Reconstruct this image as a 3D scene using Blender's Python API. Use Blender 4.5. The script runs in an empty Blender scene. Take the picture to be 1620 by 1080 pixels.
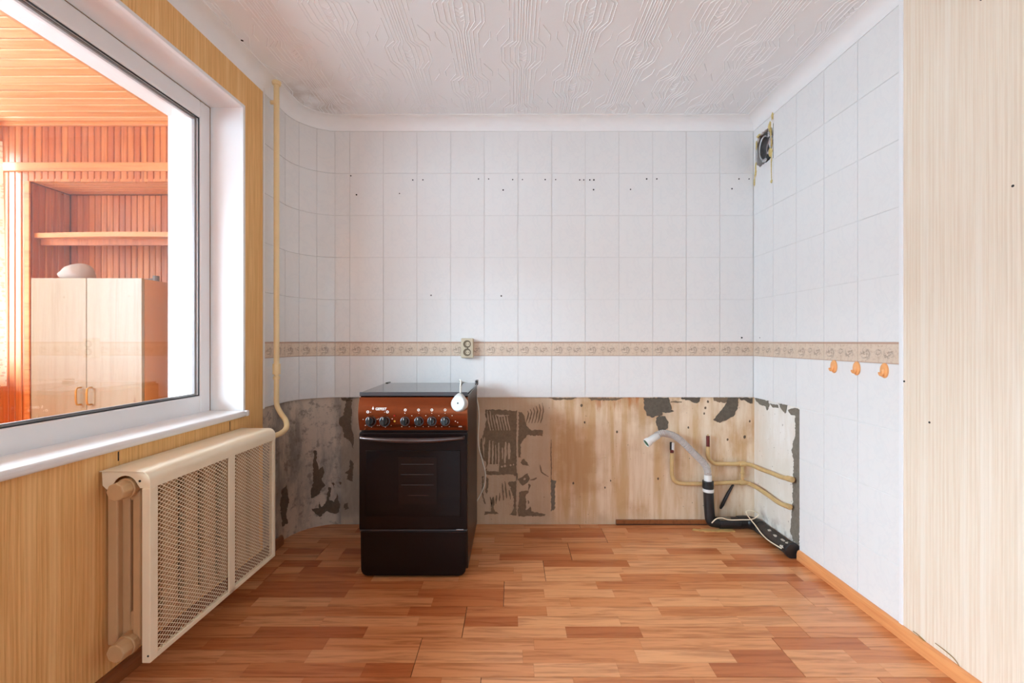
import bpy, bmesh, math, random
from mathutils import Vector, Matrix, Euler
random.seed(7)
S = bpy.context.scene
COL = S.collection
PI = math.pi

# ------------------------------------------------------------------ camera
F = 706.0                      # focal length in pixels of a 1620 px wide frame
CH = 1.09                      # camera height
cam = bpy.data.cameras.new('camera')
cam.sensor_width = 36.0
cam.lens = F / 1620 * 36
cam.clip_start = 0.02
camo = bpy.data.objects.new('camera', cam)
COL.objects.link(camo)
camo.location = (0, 0, CH)
camo.rotation_euler = (PI / 2, 0, 0)
S.camera = camo

# ------------------------------------------------------------------ world, daylight, exposure
W = bpy.data.worlds.new('overcast_sky')
S.world = W
W.use_nodes = True
wn = W.node_tree.nodes
wn['Background'].inputs[0].default_value = (0.80, 0.90, 1.0, 1)
wn['Background'].inputs[1].default_value = 1.2

def area(name, loc, target, sx, sy, power, color):
    l = bpy.data.lights.new(name, 'AREA')
    l.shape = 'RECTANGLE'
    l.size, l.size_y, l.energy, l.color = sx, sy, power, color
    o = bpy.data.objects.new(name, l)
    COL.objects.link(o)
    o.location = loc
    o.rotation_euler = (Vector(target) - Vector(loc)).to_track_quat('-Z', 'Y').to_euler()
    return o
# open sky in front of the loggia glazing, outdoors
area('sky_daylight', (-5.6, 0.0, 1.2), (-1.4, 0.3, 1.4), 10.0, 7.0, 2500, (0.66, 0.89, 1.08))
# the brighter upper part of the open sky
area('high_sky_daylight', (-8.0, -1.2, 4.6), (0.5, 0.9, 0.2), 10.0, 3.0, 2700, (0.70, 0.91, 1.07))
# added fill lamp outside an invented glazed opening behind the camera
area('rear_fill_lamp', (0.0, -4.2, 1.5), (0.0, 0.0, 1.5), 4.0, 3.4, 48, (0.64, 0.88, 1.10))

vs = S.view_settings
vs.view_transform = 'Standard'
vs.look = 'None'
vs.gamma = 1.0
vs.use_curve_mapping = False
vs.exposure = 0.45
try:
    S.cycles.use_denoising = True
    S.cycles.max_bounces = 10
    S.cycles.diffuse_bounces = 7
    S.cycles.transparent_max_bounces = 16
    S.cycles.sample_clamp_indirect = 6
    S.cycles.caustics_reflective = False
    S.cycles.caustics_refractive = False
except Exception:
    pass

# ------------------------------------------------------------------ node helpers
def srgb(r, g, b):
    def f(c):
        c /= 255.0
        return c / 12.92 if c <= 0.04045 else ((c + 0.055) / 1.055) ** 2.4
    return (f(r), f(g), f(b))

class G:
    def __init__(self, name, rough=0.6, metal=0.0, color=(.8, .8, .8), spec=0.5, coat=0.0):
        self.m = bpy.data.materials.new(name)
        self.m.use_nodes = True
        self.nt = self.m.node_tree
        self.b = self.nt.nodes['Principled BSDF']
        self.b.inputs['Base Color'].default_value = (*color, 1)
        self.b.inputs['Roughness'].default_value = rough
        self.b.inputs['Metallic'].default_value = metal
        self.b.inputs['Specular IOR Level'].default_value = spec
        self.b.inputs['Coat Weight'].default_value = coat
        self._tc = None
    def n(self, t, **kw):
        nd = self.nt.nodes.new(t)
        for k, v in kw.items():
            setattr(nd, k, v)
        return nd
    def put(self, sock, v):
        if v is None:
            return
        if isinstance(v, bpy.types.NodeSocket):
            self.nt.links.new(v, sock)
        elif isinstance(v, (tuple, list)) and len(v) == 3 and sock.type == 'RGBA':
            sock.default_value = (*v, 1)
        else:
            sock.default_value = v
    def tc(self, out='Object'):
        if self._tc is None:
            self._tc = self.n('ShaderNodeTexCoord')
        return self._tc.outputs[out]
    def math(self, op, a, b=None, c=None, clamp=False):
        nd = self.n('ShaderNodeMath', operation=op, use_clamp=clamp)
        self.put(nd.inputs[0], a)
        if b is not None: self.put(nd.inputs[1], b)
        if c is not None: self.put(nd.inputs[2], c)
        return nd.outputs[0]
    def xyz(self, v=None):
        nd = self.n('ShaderNodeSeparateXYZ')
        self.put(nd.inputs[0], v or self.tc())
        return nd.outputs[0], nd.outputs[1], nd.outputs[2]
    def vec(self, x, y, z):
        nd = self.n('ShaderNodeCombineXYZ')
        for i, v in enumerate((x, y, z)): self.put(nd.inputs[i], v)
        return nd.outputs[0]
    def scale(self, sx, sy, sz, v=None, loc=(0, 0, 0)):
        nd = self.n('ShaderNodeMapping')
        self.put(nd.inputs[0], v or self.tc())
        nd.inputs['Location'].default_value = loc
        nd.inputs['Scale'].default_value = (sx, sy, sz)
        return nd.outputs[0]
    def noise(self, v, scale=5, detail=4, rough=.55, dist=0.0):
        nd = self.n('ShaderNodeTexNoise')
        self.put(nd.inputs['Vector'], v)
        nd.inputs['Scale'].default_value = scale
        nd.inputs['Detail'].default_value = detail
        nd.inputs['Roughness'].default_value = rough
        nd.inputs['Distortion'].default_value = dist
        return nd.outputs[0]
    def voro(self, v, scale, feature='F1'):
        nd = self.n('ShaderNodeTexVoronoi', feature=feature)
        self.put(nd.inputs['Vector'], v)
        nd.inputs['Scale'].default_value = scale
        return nd.outputs['Distance']
    def step(self, v, lo, hi):
        nd = self.n('ShaderNodeMapRange', interpolation_type='SMOOTHSTEP')
        self.put(nd.inputs[0], v)
        nd.inputs[1].default_value = lo
        nd.inputs[2].default_value = hi
        return nd.outputs[0]
    def mix(self, f, a, b, mode='MIX'):
        nd = self.n('ShaderNodeMix', data_type='RGBA', blend_type=mode)
        self.put(nd.inputs[0], f)
        self.put(nd.inputs[6], a)
        self.put(nd.inputs[7], b)
        return nd.outputs[2]
    def rand(self):
        return self.n('ShaderNodeObjectInfo').outputs['Random']
    def color(self, v): self.put(self.b.inputs['Base Color'], v)
    def rough(self, v): self.put(self.b.inputs['Roughness'], v)
    def bump(self, h, strength=.3, dist=.002):
        nd = self.n('ShaderNodeBump')
        nd.inputs['Strength'].default_value = strength
        nd.inputs['Distance'].default_value = dist
        self.put(nd.inputs['Height'], h)
        self.put(self.b.inputs['Normal'], nd.outputs[0])
    def box(self, x, lo, hi, s=.02):
        return self.math('MULTIPLY', self.step(x, lo - s, lo + s), self.math('SUBTRACT', 1.0, self.step(x, hi - s, hi + s)))

def plain(name, col, rough=.6, metal=0.0, spec=.5, coat=0.0, var=.10, nscale=30, bump=0.0):
    g = G(name, rough, metal, col, spec, coat)
    n = g.noise(g.tc(), nscale, 4)
    lo = tuple(c * (1 - var) for c in col); hi = tuple(min(1, c * (1 + var)) for c in col)
    g.color(g.mix(n, lo, hi))
    if bump: g.bump(n, bump)
    return g.m

# ------------------------------------------------------------------ mesh helpers
class MB:
    def __init__(self): self.v, self.f = [], []
    def add(self, vs_, fs_):
        o = len(self.v)
        self.v += [tuple(p) for p in vs_]
        self.f += [tuple(i + o for i in f) for f in fs_]
        return self
    def box(self, x0, x1, y0, y1, z0, z1):
        return self.add([(x0, y0, z0), (x1, y0, z0), (x1, y1, z0), (x0, y1, z0), (x0, y0, z1), (x1, y0, z1), (x1, y1, z1), (x0, y1, z1)],
                        [(3, 2, 1, 0), (4, 5, 6, 7), (0, 1, 5, 4), (1, 2, 6, 5), (2, 3, 7, 6), (3, 0, 4, 7)])
    def cyl(self, p, q, r0, r1=None, n=20, cap=True):
        r1 = r0 if r1 is None else r1
        return self.tube([p, q], [r0, r1], n, cap, smooth=False)
    def tube(self, pts, r, n=12, cap=True, smooth=True, sub=6):
        pts = [Vector(p) for p in pts]
        if smooth and len(pts) > 2:
            out, rr = [], []
            rad = r if isinstance(r, (list, tuple)) else [r] * len(pts)
            for i in range(len(pts) - 1):
                p0 = pts[max(i - 1, 0)]; p1 = pts[i]; p2 = pts[i + 1]; p3 = pts[min(i + 2, len(pts) - 1)]
                for k in range(sub):
                    t = k / sub
                    out.append(.5 * (2 * p1 + (p2 - p0) * t + (2 * p0 - 5 * p1 + 4 * p2 - p3) * t * t + (3 * p1 - p0 - 3 * p2 + p3) * t ** 3))
                    rr.append(rad[i] * (1 - t) + rad[i + 1] * t)
            out.append(pts[-1]); rr.append(rad[-1])
            pts, r = out, rr
        elif not isinstance(r, (list, tuple)):
            r = [r] * len(pts)
        up = Vector((0, 0, 1))
        T0 = (pts[1] - pts[0]).normalized()
        if abs(T0.z) > .9: up = Vector((1, 0, 0))
        A = T0.cross(up).normalized()
        vs_, fs_ = [], []
        for i, p in enumerate(pts):
            a = pts[max(i - 1, 0)]; b = pts[min(i + 1, len(pts) - 1)]
            T = (b - a)
            T = T.normalized() if T.length > 1e-9 else T0
            A = (A - T * A.dot(T)).normalized()
            B = T.cross(A)
            for k in range(n):
                t = 2 * PI * k / n
                vs_.append(p + (A * math.cos(t) + B * math.sin(t)) * r[i])
        for i in range(len(pts) - 1):
            for k in range(n):
                k2 = (k + 1) % n
                fs_.append((i * n + k, i * n + k2, (i + 1) * n + k2, (i + 1) * n + k))
        if cap:
            fs_.append(tuple(range(n - 1, -1, -1)))
            fs_.append(tuple((len(pts) - 1) * n + k for k in range(n)))
        return self.add(vs_, fs_)
    def prism(self, poly, fn0, fn1):
        """closed 2-D outline lifted by fn0 (back) and fn1 (front)"""
        n = len(poly)
        self.add([fn0(*p) for p in poly] + [fn1(*p) for p in poly],
                 [tuple(range(n - 1, -1, -1)), tuple(range(n, 2 * n))] + [(i, (i + 1) % n, n + (i + 1) % n, n + i) for i in range(n)])
        return self
    def sweep(self, prof, path):
        """prof: list of (offset, z); path: list of (point2d, normal2d)"""
        n = len(prof)
        vs_, fs_ = [], []
        for (p, nn) in path:
            for (o, z) in prof:
                vs_.append((p[0] + nn[0] * o, p[1] + nn[1] * o, z))
        for i in range(len(path) - 1):
            for k in range(n):
                k2 = (k + 1) % n
                fs_.append((i * n + k, (i + 1) * n + k, (i + 1) * n + k2, i * n + k2))
        fs_.append(tuple(range(n))); fs_.append(tuple((len(path) - 1) * n + k for k in range(n - 1, -1, -1)))
        return self.add(vs_, fs_)
    def mesh(self, name):
        me = bpy.data.meshes.new(name)
        me.from_pydata(self.v, [], self.f)
        bm = bmesh.new(); bm.from_mesh(me)
        bmesh.ops.recalc_face_normals(bm, faces=bm.faces)
        bm.to_mesh(me); bm.free()
        me.update()
        return me
    def build(self, name, mat, parent=None, bevel=0.0, seg=2, smooth=False, kind=None, label=None):
        return link(name, self.mesh(name), mat, parent, bevel, seg, smooth, kind, label)

def link(name, me, mat, parent=None, bevel=0.0, seg=2, smooth=False, kind=None, label=None):
    o = bpy.data.objects.new(name, me)
    COL.objects.link(o)
    if mat is not None and not me.materials: me.materials.append(mat)
    if parent is not None: o.parent = parent
    if smooth:
        me.polygons.foreach_set('use_smooth', [True] * len(me.polygons))
        try: me.set_sharp_from_angle(angle=math.radians(40))
        except Exception: pass
    if bevel:
        md = o.modifiers.new('bevel', 'BEVEL')
        md.width = bevel; md.segments = seg; md.limit_method = 'ANGLE'; md.angle_limit = math.radians(40)
    if kind: o['kind'] = kind
    if label: o['label'] = label
    return o

def empty(name, loc=(0, 0, 0), rz=0.0, parent=None):
    o = bpy.data.objects.new(name, None)
    o.empty_display_size = .05
    COL.objects.link(o)
    o.location = loc
    o.rotation_euler = (0, 0, rz)
    if parent is not None: o.parent = parent
    return o

def tag(o, label, cat, group=None):
    o['label'] = label; o['category'] = cat
    if group: o['group'] = group
    return o

def box(name, mat, x0, x1, y0, y1, z0, z1, parent=None, bevel=0.0, seg=2, kind=None, label=None):
    return MB().box(x0, x1, y0, y1, z0, z1).build(name, mat, parent, bevel, seg, kind=kind, label=label)

# ------------------------------------------------------------------ the plan of the room
YB = 2.654        # face of the back wall tiles
XR = 1.436        # face of the right wall tiles
ZC = 2.41         # ceiling
SK = 0.0283       # the window wall is a little out of square
P0 = (-1.3106, 0.0)
RZ = -math.atan(SK)
RC = 0.22         # rounded corner
def XL(y): return P0[0] + SK * y
YC = YB - RC
XC = XL(YC) + RC                   # centre of the rounded corner
ARC = RC * PI / 2
TLEFT = 2.246                      # tiles end here on the window wall
SMIN = -ARC - (YC - TLEFT)
def wall_at(s, off=0.0):
    """point on the tiled wall line; s = 0 where the corner starts, + to the right; off into the room"""
    if s >= 0:
        return (XC + s, YB - off)
    if s >= -ARC:
        a = -s / RC
        return (XC - (RC - off) * math.sin(a), YC + (RC - off) * math.cos(a))
    y = YC - (-s - ARC)
    return (XL(y) + off, y)
def px_s(px, off=0.0):
    """where the view ray through column px meets the tiled wall line"""
    k = (px - 810) / F
    lo, hi = SMIN - .4, XR - XC
    for _ in range(50):
        m = (lo + hi) / 2
        x, y = wall_at(m, off)
        if x / y < k: lo = m
        else: hi = m
    return (lo + hi) / 2
def px_sz(px, py, off=0.0):
    s = px_s(px, off)
    x, y = wall_at(s, off)
    return s, CH - (py - 540) * y / F
def at(px, py, d):
    return ((px - 810) / F * d, d, CH - (py - 540) / F * d)

Z5 = 2.34; ZS = 1.0885; ZS0 = 1.004; ZT0 = 0.757      # tile courses

# ------------------------------------------------------------------ materials: the setting
def m_tile():
    g = G('white_glazed_tile', .16, 0, (.76, .75, .74), .32)
    n = g.noise(g.tc('Object'), 9, 5, .6, 1.2)
    v = g.step(g.math('ABSOLUTE', g.math('SUBTRACT', n, .5)), 0.0, .06)
    c = g.mix(v, (.765, .765, .765), (.79, .785, .78))
    g.color(g.mix(g.math('MULTIPLY', g.rand(), .25), c, (.77, .76, .75)))
    g.bump(g.noise(g.tc(), 5, 2), .06, .004)
    return g.m
def m_border():
    g = G('patterned_border_tile', .3, 0, spec=.35)
    x, y, z = g.xyz()
    # local x: 0..0.2 along the tile, local z: 0..0.085
    cream, brown, dark = srgb(226, 210, 192), srgb(176, 142, 118), srgb(116, 92, 78)
    wob = g.noise(g.tc(), 30, 3, .6)
    mot = g.step(g.noise(g.tc(), 70, 3, .7, 1.0), .50, .62)
    fig = None
    for i, (cx, cz, rx, lobes) in enumerate(((.040, .036, .026, 5), (.104, .040, .016, 3), (.150, .036, .024, 4))):
        dx = g.math('SUBTRACT', x, cx); dz = g.math('SUBTRACT', z, cz)
        r = g.math('SQRT', g.math('ADD', g.math('MULTIPLY', dx, dx), g.math('MULTIPLY', dz, dz)))
        ang = g.math('ARCTAN2', dz, dx)
        ph = g.math('ADD', g.math('MULTIPLY', ang, lobes - 2), g.math('ADD', g.math('MULTIPLY', r, 300), g.math('MULTIPLY', wob, 16)))
        leaf = g.math('MAXIMUM', g.math('MULTIPLY', g.step(g.math('SINE', ph), .1, .9), .8), mot)
        k = g.math('MULTIPLY', leaf, g.math('SUBTRACT', 1.0, g.step(r, rx * .6, rx * 1.25)))
        fig = k if fig is None else g.math('MAXIMUM', fig, k)
    spk = g.step(g.noise(g.tc(), 80, 4, .75), .50, .64)
    body = g.mix(g.noise(g.tc(), 16, 3), cream, srgb(208, 186, 164))
    body = g.mix(g.math('MULTIPLY', spk, .45), body, brown)
    body = g.mix(g.math('MULTIPLY', fig, .62), body, dark)
    edge = g.math('ADD', g.box(z, .075, .090, .0015), g.box(z, -.01, .003, .001), clamp=True)
    g.color(g.mix(edge, body, srgb(190, 156, 136)))
    return g.m
def m_grout():
    return plain('tile_grout', (.70, .69, .67), .9, var=.12, nscale=20)
def m_plaster():
    g = G('bare_painted_plaster', .75)
    x, y, z = g.xyz()
    st = g.noise(g.vec(g.math('MULTIPLY', x, 16), 0.0, g.math('MULTIPLY', z, 1.3)), 1.0, 5, .62)
    bl = g.noise(g.tc(), 3.2, 5, .6)
    tan, pale, deep = srgb(206, 170, 126), srgb(232, 210, 184), srgb(182, 138, 92)
    c = g.mix(g.step(st, .36, .66), tan, pale)
    c = g.mix(g.math('MULTIPLY', g.step(bl, .46, .66), .6), c, deep)
    grey = srgb(196, 172, 148)
    zone = g.math('SUBTRACT', 1.0, g.step(g.math('ADD', x, g.math('MULTIPLY', bl, .05)), .23, .30))
    c = g.mix(g.math('MULTIPLY', zone, .75), c, g.mix(g.noise(g.tc(), 12, 5, .65), srgb(176, 150, 126), grey))
    con = g.mix(g.step(g.noise(g.scale(7, 7, 2.2), 1.0, 6, .65), .35, .66), srgb(158, 142, 126), srgb(205, 184, 162))
    c = g.mix(g.math('SUBTRACT', 1.0, g.step(x, -.9, -.6)), c, con)
    # whitish limewash left near the pipes
    lime = g.math('MULTIPLY', g.step(x, .55, 1.4), g.step(g.noise(g.vec(g.math('MULTIPLY', x, 9), 0.0, g.math('MULTIPLY', z, 2.5)), 1, 5, .6), .42, .66))
    c = g.mix(g.math('MULTIPLY', lime, .7), c, srgb(238, 224, 204))
    # rust runs under the tile edge
    run = g.noise(g.vec(g.math('MULTIPLY', x, 26), 3.0, g.math('MULTIPLY', z, 4.5)), 1, 4, .6)
    rm = g.math('MULTIPLY', g.box(x, .42, .84, .06), g.step(z, .46, .80))
    c = g.mix(g.math('MULTIPLY', g.step(g.math('MULTIPLY', run, g.math('ADD', .62, g.math('MULTIPLY', rm, .5))), .49, .66), g.math('MULTIPLY', rm, .75)), c, srgb(186, 110, 44))
    # small dark specks and mould at the foot
    sp = g.step(g.noise(g.tc(), 60, 2, .5), .70, .76)
    c = g.mix(g.math('MULTIPLY', sp, .7), c, srgb(90, 66, 46))
    foot = g.math('MULTIPLY', g.math('SUBTRACT', 1.0, g.step(z, .0, .10)), g.step(bl, .40, .62))
    c = g.mix(g.math('MULTIPLY', foot, .55), c, srgb(214, 194, 168))
    g.color(c)
    g.bump(g.math('ADD', bl, g.noise(g.tc(), 70, 4)), .35, .003)
    return g.m
def m_concrete():
    g = G('bare_concrete', .85)
    x, y, z = g.xyz()
    a = g.noise(g.scale(7, 7, 2.2), 1.0, 6, .65)
    b = g.noise(g.tc(), 22, 5, .7)
    c = g.mix(g.step(a, .38, .62), srgb(150, 140, 130), srgb(212, 194, 176))
    c = g.mix(g.math('MULTIPLY', g.step(b, .50, .66), .65), c, srgb(120, 108, 98))
    g.color(c)
    g.bump(b, .5, .004)
    return g.m
def m_lime():
    g = G('white_limewashed_plaster', .8)
    x, y, z = g.xyz()
    b = g.noise(g.scale(10, 10, 3), 1, 5, .6)
    c = g.mix(g.step(b, .35, .7), srgb(226, 218, 206), srgb(240, 236, 230))
    sp = g.step(g.noise(g.tc(), 55, 2, .5), .70, .76)
    c = g.mix(g.math('MULTIPLY', sp, .6), c, srgb(120, 100, 84))
    c = g.mix(g.math('MULTIPLY', g.step(y, 2.50, 2.66), .35), c, srgb(214, 184, 152))
    c = g.mix(g.math('MULTIPLY', g.math('MULTIPLY', g.math('SUBTRACT', 1.0, g.step(z, .02, .16)), g.step(g.noise(g.tc(), 14, 4), .42, .6)), .7), c, srgb(138, 118, 108))
    g.color(c)
    g.bump(g.noise(g.tc(), 40, 5), .35, .003)
    return g.m
def m_paper(name, c0, c1, c2, wave):
    g = G(name, .7)
    x, y, z = g.xyz()
    yw = g.math('ADD', y, g.math('MULTIPLY', g.noise(g.vec(0.0, g.math('MULTIPLY', y, 8), g.math('MULTIPLY', z, 3)), 1, 2), wave))
    a = g.noise(g.vec(g.math('MULTIPLY', yw, 1.0), 0.0, g.math('MULTIPLY', z, .02)), 130, 3, .7)
    b = g.noise(g.vec(g.math('MULTIPLY', yw, 1.0), 5.0, g.math('MULTIPLY', z, .03)), 26, 2, .5)
    w = g.math('SINE', g.math('MULTIPLY', yw, 2 * PI / .0125))
    c = g.mix(g.step(a, .36, .64), c0, c1)
    c = g.mix(g.math('MULTIPLY', g.step(b, .5, .72), .6), c, c2)
    c = g.mix(g.math('MULTIPLY', g.step(w, .55, .95), .35), c, c2)
    g.color(c)
    g.bump(g.math('ADD', a, g.math('MULTIPLY', w, .25)), .5, .0016)
    return g.m
def m_ceiling():
    g = G('white_embossed_ceiling_paper', .6)
    n = g.noise(g.tc(), 1.6, 5, .6)
    x, y, z = g.xyz()
    dx = g.math('ADD', x, 1.08); dy = g.math('SUBTRACT', y, 2.42)
    d = g.math('SQRT', g.math('ADD', g.math('MULTIPLY', dx, dx), g.math('MULTIPLY', dy, dy)))
    soot = g.math('MULTIPLY', g.math('SUBTRACT', 1.0, g.step(d, .03, .30)), g.step(g.noise(g.tc(), 7, 5, .6), .35, .65))
    g.color(g.mix(g.math('MULTIPLY', soot, .45), g.mix(n, (.83, .85, .87), (.87, .89, .91)), srgb(150, 124, 104)))
    g.bump(g.noise(g.tc(), 120, 3), .15, .0012)
    return g.m
def m_strip():
    g = G('printed_laminate_strip', .27, spec=.55)
    r = g.rand()
    # each strip is a scaled unit block; grain is taken in metres along it
    gx, gy, gz = g.xyz(g.n('ShaderNodeNewGeometry').outputs['Position'])
    off = g.math('MULTIPLY', r, 37.0)
    gr = g.noise(g.vec(g.math('ADD', g.math('MULTIPLY', gx, 3.2), off), g.math('MULTIPLY', gy, 46), off), 1.0, 5, .6, .6)
    fine = g.noise(g.vec(g.math('ADD', g.math('MULTIPLY', gx, 9), off), g.math('MULTIPLY', gy, 190), off), 1.0, 3, .6)
    ramp = g.n('ShaderNodeValToRGB')
    e = ramp.color_ramp.elements
    e[0].position = 0; e[0].color = (*srgb(180, 102, 58), 1)
    e[1].position = 1; e[1].color = (*srgb(226, 160, 110), 1)
    for p, c in ((.22, (196, 118, 70)), (.45, (210, 136, 86)), (.7, (219, 148, 98))):
        k = e.new(p); k.color = (*srgb(*c), 1)
    g.put(ramp.inputs[0], r)
    dk = g.mix(.5, ramp.outputs[0], srgb(130, 60, 24))
    c = g.mix(g.step(gr, .42, .70), ramp.outputs[0], dk)
    c = g.mix(g.math('MULTIPLY', g.step(fine, .5, .8), .25), c, srgb(120, 66, 36))
    g.color(c)
    g.bump(fine, .08, .0006)
    return g.m
def m_pine(name, c0, c1, c2, axis='z', rough=.42):
    g = G(name, rough)
    r = g.rand()
    x, y, z = g.xyz(g.n('ShaderNodeNewGeometry').outputs['Position'])
    off = g.math('MULTIPLY', r, 31.0)
    a = 2.0; b = 42.0
    sc = {'z': (b, b, a), 'x': (a, b, b), 'y': (b, a, b)}[axis]
    v = g.vec(g.math('ADD', g.math('MULTIPLY', x, sc[0]), off), g.math('MULTIPLY', y, sc[1]), g.math('MULTIPLY', z, sc[2]))
    n = g.noise(v, 1.0, 5, .6, .7)
    kn = g.voro(g.vec(g.math('ADD', g.math('MULTIPLY', x, sc[0] * .35), off), g.math('MULTIPLY', y, sc[1] * .35), g.math('MULTIPLY', z, sc[2] * .9)), 1.0)
    c = g.mix(r, c0, c1)
    c = g.mix(g.math('MULTIPLY', g.step(n, .42, .72), .7), c, c2)
    c = g.mix(g.math('MULTIPLY', g.math('SUBTRACT', 1.0, g.step(kn, .05, .16)), .6), c, srgb(110, 50, 22))
    g.color(c)
    g.bump(n, .1, .001)
    return g.m
def m_glass(name):
    g = G(name)
    nt = g.nt
    out = nt.nodes['Material Output']
    tr = g.n('ShaderNodeBsdfTransparent'); tr.inputs[0].default_value = (.97, .98, .98, 1)
    gl = g.n('ShaderNodeBsdfGlossy'); gl.inputs['Roughness'].default_value = .01
    lw = g.n('ShaderNodeFresnel'); lw.inputs[0].default_value = 1.5
    mx = g.n('ShaderNodeMixShader')
    g.put(mx.inputs[0], g.math('MINIMUM', g.math('MULTIPLY', lw.outputs[0], .28), .25))
    nt.links.new(tr.outputs[0], mx.inputs[1]); nt.links.new(gl.outputs[0], mx.inputs[2])
    nt.links.new(mx.outputs[0], out.inputs[0])
    nt.nodes.remove(g.b)
    return g.m

TILE, BORDER, GROUT = m_tile(), m_border(), m_grout()
PLASTER, CONCRETE, LIME = m_plaster(), m_concrete(), m_lime()
PAPER_L = m_paper('warm_shaded_ribbed_wallpaper', srgb(236, 188, 124), srgb(218, 166, 100), srgb(246, 208, 148), .012)  # same cream paper, with the window wall's warm shade put into its colour
PAPER_R = m_paper('cream_ribbed_wallpaper', srgb(234, 218, 198), srgb(225, 205, 182), srgb(240, 230, 216), .0)
CEIL = m_ceiling()
WHITE = plain('white_painted_cornice', (.86, .86, .86), .5, var=.04, nscale=12)
PVC = plain('white_plastic', (.82, .82, .83), .28, var=.03, nscale=8)
REVEAL = plain('white_reveal_panel', (.80, .79, .79), .4, var=.04, nscale=6)
GASKET = plain('black_rubber_gasket', (.02, .02, .022), .6)
GLASS = m_glass('window_glass')
STRIP = m_strip()
CORE = plain('dark_laminate_edge', srgb(70, 40, 24), .8)
SKIRT_R = m_pine('orange_wood_skirting', srgb(222, 144, 88), srgb(226, 156, 100), srgb(196, 112, 62), 'y', .35)
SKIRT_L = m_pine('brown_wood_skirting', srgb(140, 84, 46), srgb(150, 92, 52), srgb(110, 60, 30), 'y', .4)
PINE = m_pine('orange_pine_slat', srgb(190, 104, 56), srgb(218, 140, 82), srgb(150, 70, 34), 'z')
PINE_C = m_pine('pale_pine_ceiling_slat', srgb(232, 168, 108), srgb(240, 190, 136), srgb(214, 140, 80), 'x')
PINE_B = m_pine('pine_board', srgb(222, 148, 90), srgb(226, 156, 98), srgb(190, 108, 60), 'x')
PINE_D = plain('dark_pine_backing', srgb(120, 58, 28), .7)
GREYMORTAR = plain('grey_cement_residue', srgb(122, 114, 102), .95, var=.35, nscale=60, bump=.6)
DARKMORTAR = plain('dark_tile_adhesive', srgb(128, 108, 88), .95, var=.35, nscale=70, bump=.6)
PALEMORTAR = plain('pale_tile_adhesive', srgb(190, 166, 142), .9, var=.15, nscale=50, bump=.5)
BROWNMORTAR = plain('brown_peeled_plaster', srgb(106, 88, 72), .95, var=.35, nscale=70, bump=.6)
BACKCEMENT = plain('dark_grey_cement', srgb(98, 89, 78), .95, var=.4, nscale=60, bump=.8)
HOLE = plain('drilled_hole_dark', (.015, .013, .012), .9)

# ------------------------------------------------------------------ floor
floor = box('floor', CORE, -1.45, 1.60, -3.0, 2.80, -.12, -.010, kind='structure')
UNIT = MB().box(0, 1, 0, 1, 0, 1).mesh('strip_block')
UNIT.materials.append(STRIP)
PLK = MB().box(0, 1, 0, 1, 0, 1).mesh('plank_core')
PLK.materials.append(CORE)
rng = random.Random(11)
BW = 0.1935
y_top = 2.030 + 3 * BW               # seams measured from the photograph at 2.03, 1.837, 1.644 ...
joints0 = [.52, .30, .154, -.035, -.185, -.33, -.10, .15, .40, -.3]
row = 0
y1 = y_top + BW
def unit(name, data, loc, sc, parent):
    o = bpy.data.objects.new(name, data)
    COL.objects.link(o)
    o.location = loc; o.scale = sc; o.parent = parent
    return o
r_i = 0
while y1 > -3.0:
    y0 = y1 - BW
    jx = joints0[(r_i + 8) % 10] if r_i < 1 else joints0[(r_i - 1) % 10]
    cuts = sorted(set([-1.36, 1.44] + [c for c in (jx - 1.285, jx, jx + 1.285) if -1.33 < c < 1.41]))
    for a, b in zip(cuts[:-1], cuts[1:]):
        yb = min(y1, 2.662); ya = y0
        if ya >= yb - .005: continue
        gap = .0011
        pk = empty('plank', (0, 0, 0), 0, floor)
        core = unit('plank_core', PLK, (a + gap, ya + gap, -.0095), (b - a - 2 * gap, yb - ya - 2 * gap, .0065), pk)
        for k in range(3):
            sa = y0 + k * BW / 3; sb = sa + BW / 3
            sa_ = sa + (gap if k == 0 else .0002); sb_ = min(sb - (gap if k == 2 else .0002), 2.662)
            if sb_ - sa_ < .004: continue
            if y0 < .75:                       # behind and below the view: long strips only
                segs = [a, b]
            else:
                segs = [a]
                t = a + rng.uniform(.08, .42)
                while t < b - .10:
                    segs.append(t); t += rng.uniform(.26, .50)
                segs.append(b)
            for u, w in zip(segs[:-1], segs[1:]):
                u_ = u + (gap if u == a else .0002); w_ = w - (gap if w == b else .0002)
                unit('strip', UNIT, (u_, sa_, -.003), (w_ - u_, sb_ - sa_, .003 + rng.uniform(0, .0002)), pk)
    y1 = y0; r_i += 1

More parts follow.
